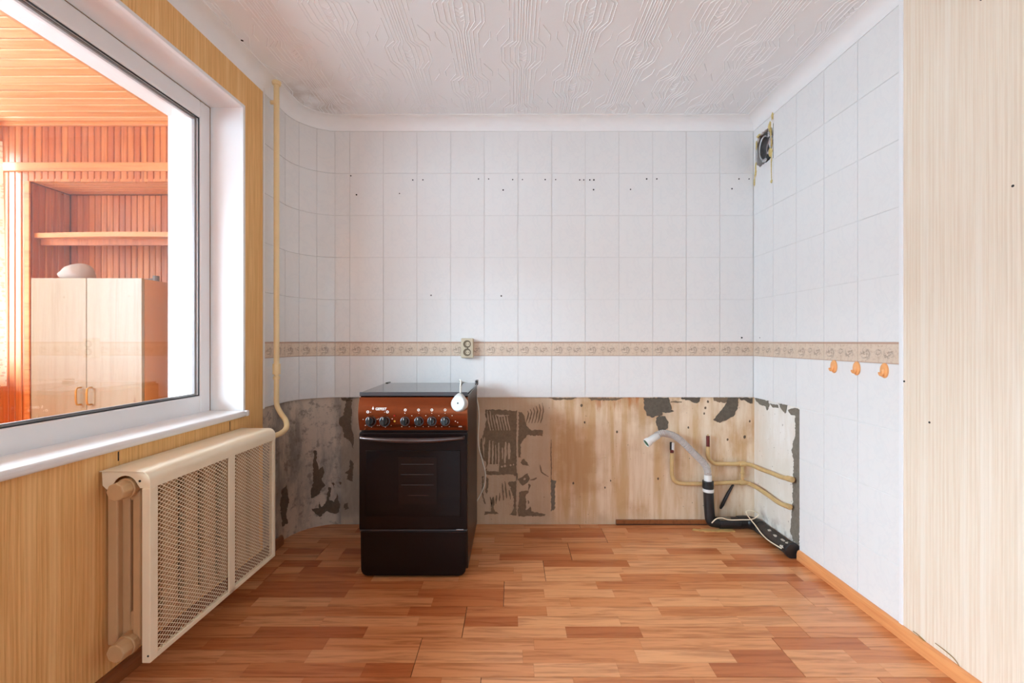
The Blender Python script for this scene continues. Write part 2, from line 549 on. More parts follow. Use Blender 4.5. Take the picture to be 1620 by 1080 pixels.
# ------------------------------------------------------------------ ceiling with its embossed bands
ceil = box('ceiling', CEIL, -1.60, 1.60, -3.0, 2.80, ZC, ZC + .1, kind='structure')
def relief():
    mb = MB()
    def line(pts, w=.0050, h=.0019):
        for (xa, ya), (xb, yb) in zip(pts[:-1], pts[1:]):
            dx, dy = xb - xa, yb - ya
            L = math.hypot(dx, dy); nx, ny = -dy / L * w / 2, dx / L * w / 2
            mb.add([(xa + nx, ya + ny, .0002), (xa - nx, ya - ny, .0002), (xb + nx, yb + ny, .0002), (xb - nx, yb - ny, .0002), (xa, ya, -h), (xb, yb, -h)],
                   [(0, 4, 5, 2), (4, 1, 3, 5)])
    P = .52
    for i in range(5):
        y = i * P
        for s in (-1, 1):
            for k, o in enumerate((.006, .016, .028, .044)):
                sp = .012 + k * .010
                line([(s * o, y), (s * o, y + .16), (s * (o + sp), y + .20), (s * (o + sp), y + .30), (s * o, y + .36), (s * o, y + P)])
            line([(s * .062, y + .02), (s * .062, y + .14), (s * .10, y + .20), (s * .10, y + .30), (s * .066, y + .37), (s * .062, y + .50)])
            line([(s * .078, y + .06), (s * .115, y + .12), (s * .115, y + .16)])
            line([(s * .084, y + .46), (s * .118, y + .40), (s * .118, y + .36)])
        for k in range(4):
            line([(-.02, y + .22 + k * .022), (0, y + .235 + k * .022), (.02, y + .22 + k * .022)], .004)
    return mb.mesh('relief_band')
RB = relief(); RB.materials.append(CEIL)
for i in range(11):
    o = link('relief_band', RB, CEIL, ceil)
    o.location = (-1.26 + i * .262, -.02 + (.26 if i % 2 else 0), ZC)
HOLE_ME = MB().cyl((0, 0, -.004), (0, 0, .0006), .0042, n=10).mesh('drill_hole')
HOLE_ME.materials.append(HOLE)
def hole(p, rot, parent, s=1.0):
    o = link('drill_hole', HOLE_ME, HOLE, parent)
    o.location = p; o.rotation_euler = rot; o.scale = (s, s, 1)
    return o
hole((-427 / F * 1.958, 1.958, ZC), (PI, 0, 0), ceil, 1.4)

# ------------------------------------------------------------------ tiles
def tile_mesh(w, h, t=.008):
    me = MB().box(-w / 2, w / 2, 0, t, -h / 2, h / 2).mesh('tile')
    bm = bmesh.new(); bm.from_mesh(me)
    es = [e for e in bm.edges if all(abs(v.co.y) < 1e-6 for v in e.verts)]
    bmesh.ops.bevel(bm, geom=es, offset=.0018, segments=2, affect='EDGES')
    bm.to_mesh(me); bm.free()
    me.materials.append(TILE)
    return me
def border_mesh(w, mirror=False, t=.008):
    me = MB().box(0, w, 0, t, 0, .0830).mesh('border_tile')
    me.materials.append(BORDER)
    return me
GAP = .0016
_tm = {}
def tm(w, h):
    k = (round(w, 4), round(h, 4))
    if k not in _tm: _tm[k] = tile_mesh(w - GAP, h - GAP)
    return _tm[k]
_bm = {}
def bmm(w):
    k = round(w, 4)
    if k not in _bm: _bm[k] = border_mesh(w - GAP)
    return _bm[k]
rt = random.Random(5)
def tilt(a): return rt.uniform(-a, a)
rows_up = [(ZS + .25 * k, ZS + .25 * (k + 1)) for k in range(5)]

# back wall
wb = box('wall_back', GROUT, XC, XR + .1, YB + .0032, YB + .12, ZT0 + .002, ZC, kind='structure')
box('bare_plaster', PLASTER, XC, XR + .03, YB + .013, YB + .12, -.02, ZT0 + .002, wb, label='stained tan plaster left bare below the tiles')
edges = [XR - .2 * k for k in range(13)]
cols = [(edges[i + 1], edges[i]) for i in range(12)]
for (a, b) in cols:
    w = b - a
    for (z0, z1) in [(ZT0, ZS0)] + rows_up:
        o = link('tile', tm(w, z1 - z0), TILE, wb)
        o.location = ((a + b) / 2, YB + rt.uniform(0, .0008), (z0 + z1) / 2)
        o.rotation_euler = (tilt(.0035), 0, tilt(.0045))
    o = link('border_tile', bmm(w), BORDER, wb)
    o.location = (a + GAP / 2, YB, ZS0 + .0008)
for (px, py) in [(555, 278), (564, 308), (632, 306), (653, 284.6), (669, 284.4), (757, 283), (773, 283), (796, 300.5), (811, 284), (826.5, 284), (862.5, 284), (879, 284), (917, 284.5), (923.5, 284.5), (933, 284.5), (939.5, 284.5), (939, 300), (997.5, 299.5), (1023, 283), (1039, 283), (1169, 283), (1185, 283), (1158, 298.5), (682, 467), (793, 468), (1173.5, 534)]:
    x, y, z = at(px, py, YB)
    hole((x, y - .0008, z), (PI / 2, 0, 0), wb, rt.uniform(.8, 1.15))

# rounded corner and the tiled end of the window wall
def strip_mesh(s0, s1, z0, z1, t=.008, off=0.0, n=None):
    n = n or max(2, int((s1 - s0) / .012))
    mb = MB()
    path = []
    for i in range(n + 1):
        s = s0 + (s1 - s0) * i / n
        p = wall_at(s, 0); q = wall_at(s, .01)
        path.append((p, ((q[0] - p[0]) / .01, (q[1] - p[1]) / .01)))
    prof = [(off, z0 + .001), (off, z1 - .001), (off - .001, z1), (off - t, z1), (off - t, z0), (off - .001, z0)]
    return mb.sweep(prof, path)
wc = strip_mesh(SMIN, .0, ZT0 + .002, ZC, .03, -.0032, 40).build('wall_corner', GROUT, smooth=True, kind='structure')
strip_mesh(SMIN, .0, -.02, ZT0 + .002, .03, -.013, 40).build('bare_concrete', CONCRETE, wc, smooth=True, label='grey scraped concrete of the rounded corner')
s_j = [edges[12] - XC, px_s(530), px_s(501), px_s(473), px_s(473) - .105, px_s(473) - .21, SMIN]
s_j = sorted(s_j)
for a, b in zip(s_j[:-1], s_j[1:]):
    a_, b_ = a + GAP / 2, b - GAP / 2
    for (z0, z1) in [(ZT0, ZS0)] + rows_up:
        o = strip_mesh(a_, b_, z0 + GAP / 2, z1 - GAP / 2, off=rt.uniform(-.0006, .0006)).build('tile', TILE, wc, smooth=True)
    # border: keep the printed motif's coordinates local to the piece
    me = strip_mesh(a_, b_, ZS0 + .001, ZS - .001).mesh('border_tile')
    o = link('border_tile', me, BORDER, wc, smooth=True)
    c = wall_at((a + b) / 2)
    ang = 0.0
    q = wall_at((a + b) / 2, .01)
    nx, ny = (q[0] - c[0]) / .01, (q[1] - c[1]) / .01
    ang = math.atan2(nx, -ny)
    p0 = wall_at(a_)
    M = Matrix.Translation((p0[0], p0[1], ZS0 + .001)) @ Matrix.Rotation(ang, 4, 'Z')
    me.transform(M.inverted())
    o.matrix_local = M
# white plastic edging where tile meets wallpaper
pe = wall_at(SMIN)
strip_mesh(SMIN - .010, SMIN, ZT0 - .004, ZC - .01, .012, .003, 2).build('edge_profile', PVC, wc)

# right wall
XW = XR + .0028
TE = 1.654          # tiles end here
TB = 2.232          # bare part starts here
wr = box('wall_right', GROUT, XW, XR + .16, TE - .01, 2.454, ZT0 + .002, ZC, kind='structure')
mb = MB()           # wall around the open vent hole
mb.box(XW, XR + .16, 2.454, YB + .1, ZT0 + .002, 2.100)
mb.box(XW, XR + .16, 2.454, YB + .1, 2.290, ZC)
mb.box(XW, XR + .16, 2.636, YB + .1, 2.100, 2.290)
mb.build('vent_wall_masonry', GROUT, wr)
box('tile_backing', GROUT, XW, XR + .16, TE - .01, TB, -.02, ZT0 + .002, wr)
box('bare_plaster', LIME, XR + .012, XR + .16, TB, YB + .03, -.02, ZT0 + .002, wr, label='white limewashed plaster left bare around the pipes')
box('wallpaper', PAPER_R, XR - .001, XR + .16, -3.0, TE - .014, -.02, ZC, wr, label='cream ribbed wallpaper')
box('edge_profile', PVC, XR - .004, XR + .01, TE - .018, TE, .0, ZC, wr, bevel=.003)
edr = [YB - .2 * k for k in range(6)]
HC = (2.195, 2.545)
for i in range(5):
    b, a = edr[i], edr[i + 1]
    for j, (z0, z1) in enumerate(rows_up + [(ZT0, ZS0)]):
        if i == 0 and j == 4: continue
        o = link('tile', tm(.2, z1 - z0), TILE, wr)
        o.location = (XR + rt.uniform(0, .0008), (a + b) / 2, (z0 + z1) / 2)
        o.rotation_euler = (tilt(.003), 0, -PI / 2 + tilt(.004))
    o = link('border_tile', bmm(.2), BORDER, wr)
    o.location = (XR, b - GAP / 2, ZS0 + .0008)
    o.rotation_euler = (0, 0, -PI / 2)
for (a, b) in [(TE, edr[4]), (edr[4], edr[3]), (edr[3], TB)]:
    if b - a < .02: continue
    for (z0, z1) in [(.507, .757), (.257, .507), (.007, .257)]:
        o = link('tile', tm(b - a, .25), TILE, wr)
        o.location = (XR + rt.uniform(0, .0008), (a + b) / 2, (z0 + z1) / 2)
        o.rotation_euler = (tilt(.003), 0, -PI / 2 + tilt(.004))
# tile with the ragged vent opening knocked through it
def vent_tile():
    rv = random.Random(3)
    n = 44
    y0, y1, z0, z1 = 2.454 + .001, YB - .001, 2.0885 + .001, 2.3385 - .001
    outer, inner = [], []
    hy, hz = .088, .092
    for i in range(n):
        t = 2 * PI * i / n
        c, s = math.cos(t), math.sin(t)
        k = 1 / max(abs(c) / ((y1 - y0) / 2), abs(s) / ((z1 - z0) / 2))
        outer.append(((y0 + y1) / 2 + c * k, (z0 + z1) / 2 + s * k))
        k2 = 1 / ((abs(c) / hy) ** 4 + (abs(s) / hz) ** 4) ** .25
        k2 *= rv.uniform(.93, 1.06)
        inner.append((2.545 + c * k2, HC[0] + s * k2))
    m = MB()
    vs_ = [(XR, *p) for p in outer] + [(XR, *p) for p in inner] + [(XR + .012, *p) for p in inner]
    fs_ = []
    for i in range(n):
        j = (i + 1) % n
        fs_ += [(i, j, n + j, n + i), (n + i, n + j, 2 * n + j, 2 * n + i)]
    return m.add(vs_, fs_)
vent_tile().build('broken_tile', TILE, wr)
DUCT = plain('shade_dark_duct', srgb(44, 32, 22), .9, var=.5, nscale=40)  # dark colour stands in for the shade inside the vent hole
FOIL = plain('crumpled_foil_sleeve', (.55, .55, .57), .3, .8, var=.3, nscale=60, bump=.8)
FOAM = plain('yellow_expanding_foam', srgb(206, 184, 122), .9, var=.35, nscale=90, bump=.8)
mb = MB()
mb.box(XR + .14, XR + .158, 2.455, 2.625, 2.105, 2.285)
mb.build('vent_recess', DUCT, wr)
# round pipe opening in the rear half of the hole
mb = MB()
n = 24
for ring, (r, dx) in enumerate(((.062, .018), (.070, .014), (.070, .06), (.058, .06))):
    mb.v += [(XR + dx, 2.572 + r * .72 * math.cos(2 * PI * k / n), 2.205 + r * math.sin(2 * PI * k / n)) for k in range(n)]
for r_ in range(3):
    mb.f += [(r_ * n + k, r_ * n + (k + 1) % n, (r_ + 1) * n + (k + 1) % n, (r_ + 1) * n + k) for k in range(n)]
mb.build('vent_pipe', FOIL, wr, smooth=True)
mb = MB().box(XR + .07, XR + .076, 2.455, 2.640, 2.098, 2.292)
mb.build('vent_back_plate', DUCT, wr)
def blob(center, r, seed, name, mat, parent, sq=(1, 1, 1), amp=.35):
    rv = random.Random(seed)
    bm = bmesh.new()
    bmesh.ops.create_icosphere(bm, subdivisions=2, radius=r)
    for v in bm.verts:
        k = 1 + rv.uniform(-amp, amp)
        v.co = Vector((v.co.x * sq[0] * k, v.co.y * sq[1] * k, v.co.z * sq[2] * k)) + Vector(center)
    me = bpy.data.meshes.new(name); bm.to_mesh(me); bm.free()
    return link(name, me, mat, parent)
for i, (y, z, r, sq) in enumerate([(2.485, 2.29, .012, (.5, 1, 2.2)), (2.475, 2.25, .009, (.5, .7, 3)), (2.470, 2.19, .008, (.5, .7, 3.4)), (2.475, 2.14, .016, (.5, 1, 1.5)),
                                   (2.60, 2.285, .011, (.5, 1.8, .8)), (2.62, 2.24, .008, (.5, .7, 3)), (2.628, 2.10, .012, (.5, .7, 3.2)), (2.640, 2.045, .010, (.5, .6, 3.6)), (2.46, 2.33, .010, (.5, 1, 2))]):
    blob((XR + .0, y, z), r, i, 'foam_lump', FOAM, wr, sq)
for i, (y, z, r, sq) in enumerate([(2.50, 2.255, .016, (.6, 1, 1.4)), (2.495, 2.20, .017, (.6, .8, 1.6)), (2.505, 2.155, .015, (.6, 1.2, .9)), (2.56, 2.125, .013, (.6, 2, .7))]):
    blob((XR + .012, y, z), r, 40 + i, 'foil_scrap', FOIL, wr, sq, .45)
# dried foam run below the hole
MB().tube([(XR - .001, 2.468, 2.12), (XR - .001, 2.470, 2.05), (XR - .001, 2.468, 1.985)], [.004, .0025, .002], 6).build('foam_run', FOAM, wr, smooth=True)
blob((XR - .001, 2.468, 1.975), .010, 77, 'foam_lump', FOAM, wr, (.4, 1, .9))
for (px, py) in [(1202, 534)]:
    d = F * XR / (px - 810)
    hole((XR + .0004, d, CH - (py - 540) / F * d), (0, -PI / 2, 0), wr, .8)
for (px, py) in [(1603, 294), (1553, -1), (1471, 668), (1431, 603)]:
    d = F * XR / (px - 810)
    hole((XR - .0012, d, CH - (py - 540) / F * d), (0, -PI / 2, 0), wr, .9)

# walls out of view
ROOMWALL = plain('cream_paint', srgb(226, 214, 192), .8, var=.04, nscale=4)
wrear = MB()
wrear.box(-1.6, -1.25, -3.1, -3.0, -.02, ZC); wrear.box(1.3, 1.6, -3.1, -3.0, -.02, ZC)
wrear.box(-1.25, 1.3, -3.1, -3.0, 2.30, ZC); wrear.box(-1.25, 1.3, -3.1, -3.0, -.02, .25)
wrear.build('wall_rear', ROOMWALL, kind='structure')
w4 = empty('added_rear_window'); w4['kind'] = 'structure'  # unseen glazed opening, added to let the rear fill in
mb = MB()
for a, b, c, d in [(-1.25, -1.19, .25, 2.30), (1.24, 1.3, .25, 2.30), (-1.19, 1.24, .25, .31), (-1.19, 1.24, 2.24, 2.30)]:
    mb.box(a, b, -3.08, -3.02, c, d)
mb.build('window_frame', PVC, w4, bevel=.004)
box('pane', GLASS, -1.19, 1.24, -3.055, -3.050, .31, 2.24, w4)

# ------------------------------------------------------------------ window wall (local frame: x into the room, y along the wall)
def LF(name, mat, x0, x1, y0, y1, z0, z1, parent=None, bevel=0.0, seg=2, kind=None, label=None):
    o = box(name, mat, x0, x1, y0, y1, z0, z1, parent, bevel, seg, kind, label)
    if parent is None:
        o.location = (P0[0], P0[1], 0); o.rotation_euler = (0, 0, RZ)
    return o
def place_left(o):
    o.location = (P0[0], P0[1], 0); o.rotation_euler = (0, 0, RZ)
    return o
WY0, WY1 = .44, 2.075      # window opening
DY0, DY1 = -.46, .34       # added balcony door opening
ZW0, ZW1 = .742, 2.178
mb = MB()
mb.box(-.31, 0, WY1 + .006, TLEFT - .012, -.02, ZC)
mb.box(-.31, 0, WY0 - .006, WY1 + .006, -.02, ZW0 - .002)
mb.box(-.31, 0, WY0 - .006, WY1 + .006, ZW1 + .006, ZC)
mb.box(-.31, 0, DY1, WY0 - .006, -.02, ZC)
mb.box(-.31, 0, DY0, DY1, 2.178, ZC)
mb.box(-.31, 0, -3.0, DY0, -.02, ZC)
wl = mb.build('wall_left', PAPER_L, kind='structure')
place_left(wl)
LF('masonry_core', PINE_D, -.31, -.06, TLEFT - .012, 2.80, -.02, ZC, wl)
# wallpaper seam slits under the sill
for (y, z0, z1) in [(1.985, .694, .735), (1.44, .705, .735)]:
    LF('paper_slit', HOLE, -.002, .0008, y - .002, y + .002, z0, z1, wl)

win = place_left(empty('window_1')); win['kind'] = 'structure'
FX = -.153
LF('reveal_panel', REVEAL, FX, .0025, WY1, WY1 + .006, ZW0, ZW1 + .006, win)
LF('reveal_panel', REVEAL, FX, .0025, WY0, WY1, ZW1, ZW1 + .006, win)
LF('reveal_panel', REVEAL, FX, .0025, WY0 - .006, WY0, ZW0, ZW1, win)
LF('corner_bead', PVC, -.012, .004, WY1 - .001, WY1 + .014, ZW0, ZW1 + .014, win, .0015)
LF('corner_bead', PVC, -.012, .004, WY0, WY1, ZW1 - .001, ZW1 + .014, win, .0015)
FB, FT = .845, 2.100
mb = MB()
mb.box(FX - .07, FX, WY1 - .062, WY1, .765, ZW1)
mb.box(FX - .07, FX, WY0, WY0 + .062, .765, ZW1)
mb.box(FX - .07, FX, WY0 + .062, WY1 - .062, .765, FB)
mb.box(FX - .07, FX, WY0 + .062, WY1 - .062, FT, ZW1)
mb.build('window_frame', PVC, win, .006, 3)
# glazing bead, rubber gaskets and the pane
def ring(name, mat, x0, x1, inset, t, bevel=0.0):
    a0, a1, b0, b1 = WY0 + .062 - inset, WY1 - .062 + inset, FB - inset, FT + inset
    m = MB()
    m.box(x0, x1, a0, a0 + t, b0, b1); m.box(x0, x1, a1 - t, a1, b0, b1)
    m.box(x0, x1, a0 + t, a1 - t, b0, b0 + t); m.box(x0, x1, a0 + t, a1 - t, b1 - t, b1)
    return m.build(name, mat, win, bevel)
ring('gasket', GASKET, FX - .010, FX - .006, 0, .0045)
ring('glazing_spacer', plain('grey_spacer', (.35, .35, .36), .4), FX - .034, FX - .022, 0, .010)
LF('pane', GLASS, FX - .014, FX - .010, WY0 + .062, WY1 - .062, FB, FT, win)
# outer reveal, rendered white
OUT = plain('white_outer_render', (.84, .84, .84), .8, var=.05, nscale=20)
LF('outer_reveal', OUT, -.318, FX - .07, WY1 - .045, WY1 + .01, .70, ZW1, win)
LF('outer_reveal', OUT, -.318, FX - .07, WY0, WY1 - .045, FT + .02, ZW1 + .02, win)
LF('outer_sill', OUT, -.34, FX - .07, WY0, WY1 - .045, .70, FB - .04, win)
LF('outer_trim', PINE_B, -.332, -.318, WY0, WY1 + .02, FT + .02, FT + .065, win)
LF('window_sill', PVC, FX - .01, .022, WY0 - .04, WY1 - .001, .742, .770, win, .010, 3)
LF('window_sill_end', PVC, .004, .022, WY1 - .001, WY1 + .020, .742, .770, win, .006, 2)

door = place_left(empty('added_balcony_door')); door['kind'] = 'structure'  # unseen door, added to let more daylight into the room
mb = MB()
for a, b, c, d in [(DY0, DY0 + .09, 0, 2.17), (DY1 - .09, DY1, 0, 2.17), (DY0 + .09, DY1 - .09, 0, .10), (DY0 + .09, DY1 - .09, 2.08, 2.17), (DY0 + .09, DY1 - .09, .70, .79)]:
    mb.box(-.22, FX, a, b, c, d)
mb.build('door_frame', PVC, door, .005)
LF('pane', GLASS, -.19, -.186, DY0 + .09, DY1 - .09, .79, 2.08, door)
LF('door_panel', PVC, -.20, -.176, DY0 + .09, DY1 - .09, .10, .70, door)
MB().tube([(FX, DY0 + .05, 1.05), (FX + .05, DY0 + .05, 1.05), (FX + .05, DY0 + .17, 1.05)], .009, 10, smooth=False).build('door_handle', PVC, door, smooth=True)

# ------------------------------------------------------------------ cornices and skirtings
def cove(path):
    prof = [(0.0, ZC - .070)] + [(.0 + .062 * (1 - math.cos(t)), ZC - .066 + .062 * math.sin(t)) for t in [PI / 2 * i / 6 for i in range(1, 6)]] + [(.066, ZC - .004), (.066, ZC + .01), (-.004, ZC + .01), (-.004, ZC - .070)]
    return MB().sweep(prof, path)
def nrm(s):
    p = wall_at(s); q = wall_at(s, .01)
    return (p, ((q[0] - p[0]) / .01, (q[1] - p[1]) / .01))
cove([nrm(-ARC - (YC + 3.0) + .001)] + [nrm(SMIN + (0 - SMIN) * i / 36) for i in range(37)] + [nrm(XR - XC)]).build('trim_1', WHITE, smooth=True, kind='structure')
cove([((XR, -3.0), (-1, 0)), ((XR, YB), (-1, 0))]).build('trim_2', WHITE, smooth=True, kind='structure')
def skirt(path):
    return MB().sweep([(0, .0005), (.016, .0005), (.016, .030), (.012, .044), (.006, .050), (0, .050)], path)
b = skirt([((XR, -3.0), (-1, 0)), ((XR, TB - .005), (-1, 0))]).build('baseboard_right', SKIRT_R, kind='structure')
skirt([((XL(-3.0), -3.0), (1, 0)), ((XL(2.40), 2.40), (1, 0))]).build('baseboard_left', SKIRT_L, kind='structure')
lath = box('trim_3', SKIRT_L, .62, 1.165, YB - .002, YB + .012, .006, .028, kind='structure')
box('shadow_gap', CORE, .62, 1.165, YB - .006, YB + .010, .0006, .005, lath)  # solid dark strip, painting the shade of the gap below the lath
# torn wallpaper edge above the right skirting
TORN = plain('torn_paper_edge', srgb(150, 116, 66), .9)
for k, pts in enumerate([[(1445, 998), (1453, 1004), (1462, 1013), (1466, 1017)], [(1480, 1017), (1497, 1030), (1512, 1044), (1522, 1062)]]):
    q = []
    for (px, py) in pts:
        d = F * (XR - .002) / (px - 810)
        q.append((XR - .003, d, CH - (py - 540) / F * d))
    MB().tube(q, [.0012, .0016, .003 if k == 0 else .0014, .002 if k == 0 else .0006], 6).build('torn_paper', TORN, wr, smooth=True)

# ------------------------------------------------------------------ residues of the removed tiles
def jag(poly, amp, step=2.2, seed=1):
    rv = random.Random(seed)
    out = []
    n = len(poly)
    for i in range(n):
        (xa, ya), (xb, yb) = poly[i], poly[(i + 1) % n]
        k = max(1, int(math.hypot(xb - xa, yb - ya) / step))
        for j in range(k):
            t = j / k
            out.append((xa + (xb - xa) * t + rv.uniform(-amp, amp), ya + (yb - ya) * t + rv.uniform(-amp, amp)))
    return out
def patch(poly, mat, parent, name='mortar_patch', base=-.013, h=.003, amp=.9, seed=1, step=2.2):
    pl = [px_sz(px, py, base) for (px, py) in jag(poly, amp, step, seed)]
    m = MB()
    def f0(s, z): p = wall_at(s, base - .002); return (p[0], p[1], z)
    def f1(s, z): p = wall_at(s, base + h); return (p[0], p[1], z)
    m.prism(pl, f0, f1)
    me = m.mesh(name)
    bm = bmesh.new(); bm.from_mesh(me)
    bmesh.ops.triangulate(bm, faces=[f for f in bm.faces if len(f.verts) > 4])
    bm.to_mesh(me); bm.free()
    return link(name, me, mat, parent)
def stroke(pts, w, mat, parent, name='mortar_ridge', base=-.013, h=.003, amp=.4, seed=1):
    L, R = [], []
    n = len(pts)
    for i in range(n):
        a = pts[max(i - 1, 0)]; b = pts[min(i + 1, n - 1)]
        dx, dy = b[0] - a[0], b[1] - a[1]
        l = math.hypot(dx, dy) or 1
        ww = w * (1 if 0 < i < n - 1 else .45)
        L.append((pts[i][0] - dy / l * ww / 2, pts[i][1] + dx / l * ww / 2))
        R.append((pts[i][0] + dy / l * ww / 2, pts[i][1] - dx / l * ww / 2))
    return patch(L + R[::-1], mat, parent, name, base, h, amp, seed, 3.0)
def c2(*pts): return [(750 + x / 7.714, 630 + y / 7.714) for x, y in pts]
def c3(*pts): return [(750 + x / 9.0, 720 + y / 9.0) for x, y in pts]
def c1(*pts): return [(470 + x / 4.909, 620 + y / 4.909) for x, y in pts]
def cA(*pts): return [(1000 + x / 10.8, 620 + y / 10.8) for x, y in pts]
def cB(*pts): return [(1100 + x / 9.0, 620 + y / 9.0) for x, y in pts]
# combed adhesive beside the stove
patch(c2((130, 140), (240, 135), (520, 150), (520, 940), (400, 920), (140, 900), (150, 780), (85, 720), (75, 520), (110, 440), (150, 260)), DARKMORTAR, wb, 'adhesive_patch', h=.0018, seed=2)
patch(c2((545, 160), (600, 180), (640, 340), (700, 385), (840, 385), (830, 455), (640, 450), (570, 560), (565, 720), (525, 730), (530, 560), (540, 450)), DARKMORTAR, wb, 'adhesive_patch', h=.0018, seed=3)
for i in range(6):
    x = 640 + i * 36
    stroke(c2((x + 10, 150 - i * 20), (x + 26, 180 - i * 10), (x + 10, 240), (x - 10, 300)), 1.9, DARKMORTAR, wb, h=.0022, seed=i)
for i, pl in enumerate([c2((560, 780), (600, 730), (640, 770), (665, 820), (600, 810)),
                        c3((610, 340), (700, 300), (760, 260), (795, 350), (740, 400), (690, 430), (650, 390)),
                        c3((640, 520), (765, 500), (775, 400), (800, 420), (765, 540), (740, 560), (740, 780), (800, 730), (820, 800), (1010, 835), (1000, 860), (640, 870), (620, 820), (640, 600)),
                        c3((480, 380), (600, 370), (600, 850), (510, 840), (560, 760), (570, 620), (510, 460)),
                        c3((150, 790), (240, 800), (240, 700), (268, 580), (290, 600), (282, 780), (360, 830), (150, 840)),
                        c3((360, 90), (420, 60), (590, 60), (600, 295), (540, 270), (330, 280), (160, 270), (160, 230), (330, 210)),
                        c3((170, 300), (205, 320), (190, 540), (165, 520)),
                        c3((115, 290), (135, 300), (130, 520), (160, 700), (145, 690), (112, 540))]):
    patch(pl, DARKMORTAR, wb, 'adhesive_patch', h=.0022, seed=20 + i)
for i, pl in enumerate([c3((230, 590), (250, 700)), c3((320, 570), (310, 690)), c3((365, 530), (358, 650)), c3((400, 390), (418, 640)), c3((440, 370), (464, 610)), c3((500, 490), (518, 625)),
                        c3((940, 140), (960, 240), (1060, 305)), c3((800, 350), (850, 345), (890, 320)), c3((770, 640), (775, 690))]):
    stroke([pl[0], ((pl[0][0] + pl[-1][0]) / 2 + .3, (pl[0][1] + pl[-1][1]) / 2)] + pl[1:] if len(pl) == 2 else pl, 2.6, DARKMORTAR, wb, h=.0022, seed=i + 3)
# pale ridges the notched trowel left on the dark patch
for i in range(8):
    x = 160 + i * 34
    stroke(c2((x, 150 if i < 2 else 200), (x + 14, 270), (x + 40, 388)), 1.9 if i % 3 else 2.4, PALEMORTAR, wb, h=.0038, seed=i)
for i, (xa, ya, xb, yb, w) in enumerate([(190, 510, 175, 860, 3.6), (230, 520, 220, 870, 2.6), (262, 560, 262, 860, 1.8), (300, 540, 296, 890, 2.6), (345, 600, 345, 740, 2.6), (385, 530, 375, 790, 4.4), (425, 540, 425, 740, 5.0), (105, 480, 120, 720, 2.2), (130, 470, 120, 560, 2.0)]):
    stroke(c2((xa, ya), ((xa + xb) / 2 + 3, (ya + yb) / 2), (xb, yb)), w, PALEMORTAR, wb, h=.0038, seed=i)
patch(c2((165, 800), (290, 800), (290, 890), (150, 880)), PALEMORTAR, wb, 'adhesive_smear', h=.0040, seed=6)
patch(c2((270, 200), (430, 205), (300, 230)), PALEMORTAR, wb, 'adhesive_smear', h=.0040, seed=7)
stroke(c2((530, 170), (532, 300), (525, 520), (530, 800), (522, 1000)), 2.6, PALEMORTAR, wb, 'joint_ridge', h=.0042)
stroke(c3((612, 250), (610, 500), (612, 850)), 2.2, PALEMORTAR, wb, 'joint_ridge', h=.0042)
for i, (x, y, r) in enumerate([(395, 160, 14), (440, 150, 18), (520, 140, 14), (720, 335, 16), (515, 455, 12), (560, 130, 10)]):
    patch(c3(*[(x + r * math.cos(k), y + r * math.sin(k)) for k in [2 * PI * j / 8 for j in range(8)]]), PALEMORTAR, wb, 'adhesive_dab', h=.0035, seed=i, amp=.3)
# crack and grey filler strip right of the combed patch
stroke([(872, 695), (871.5, 715), (872.5, 740), (871.5, 762)], 1.5, DARKMORTAR, wb, 'wall_crack', h=.0015)
patch(c3((1098, 330), (1165, 370), (1150, 480), (1155, 600), (1150, 760), (1100, 800), (1092, 400)), GREYMORTAR, wb, 'filler_patch', h=.002, seed=9)
# grey cement under the tiles near the pipes
patch(cA((200, 100), (620, 95), (650, 200), (670, 300), (710, 325), (620, 355), (520, 350), (510, 400), (440, 400), (340, 430), (260, 395), (205, 270)), BACKCEMENT, wb, 'cement_patch', h=.0035, seed=11)
patch(cA((410, 440), (470, 405), (570, 410), (618, 500), (610, 580), (560, 680), (450, 660), (410, 540)), BACKCEMENT, wb, 'cement_patch', h=.0035, seed=12)
stroke(cA((655, 168), (740, 166), (845, 172)), 3.0, DARKMORTAR, wb, 'adhesive_patch', h=.002)
patch(cB((470, 70), (620, 78), (600, 160), (600, 230), (540, 340), (440, 400), (350, 435), (250, 395), (340, 290), (430, 190)), BACKCEMENT, wb, 'cement_patch', h=.0035, seed=13)
patch(cB((0, 72), (70, 75), (60, 140), (0, 160), (-80, 120), (-200, 100), (-200, 75)), BACKCEMENT, wb, 'cement_patch', h=.0025, seed=14)
patch(cB((250, 74), (470, 74), (430, 150), (330, 140), (270, 130)), DARKMORTAR, wb, 'cement_patch', h=.0025, seed=15)
patch(cB((620, 76), (825, 82), (825, 160), (760, 155), (690, 110), (640, 120)), BACKCEMENT, wb, 'cement_patch', h=.0025, seed=16)
patch([(930, 629), (985, 629), (975, 633), (935, 633)], DARKMORTAR, wb, 'cement_patch', h=.002, seed=17)
patch([(868, 629), (912, 629), (905, 632), (875, 632)], DARKMORTAR, wb, 'cement_patch', h=.002, seed=18)
for i, (px, py, r) in enumerate([(920, 641, 2.0), (925, 668, 1.4), (976, 683, 1.6), (1116, 645, 1.6), (1114, 654, 1.4), (1186, 666, 1.3), (1151, 695, 1.5), (1178, 691, 2.0), (966, 760, 1.2), (957, 771, 1.2), (1041, 757, 1.5), (1120, 635, 1.6), (907, 764, 1.6), (1089, 676, 1.4)]):
    patch([(px + r * math.cos(2 * PI * k / 7), py + r * 1.4 * math.sin(2 * PI * k / 7)) for k in range(7)], BROWNMORTAR, wb, 'chip', h=.001, seed=i, amp=.3, step=1)
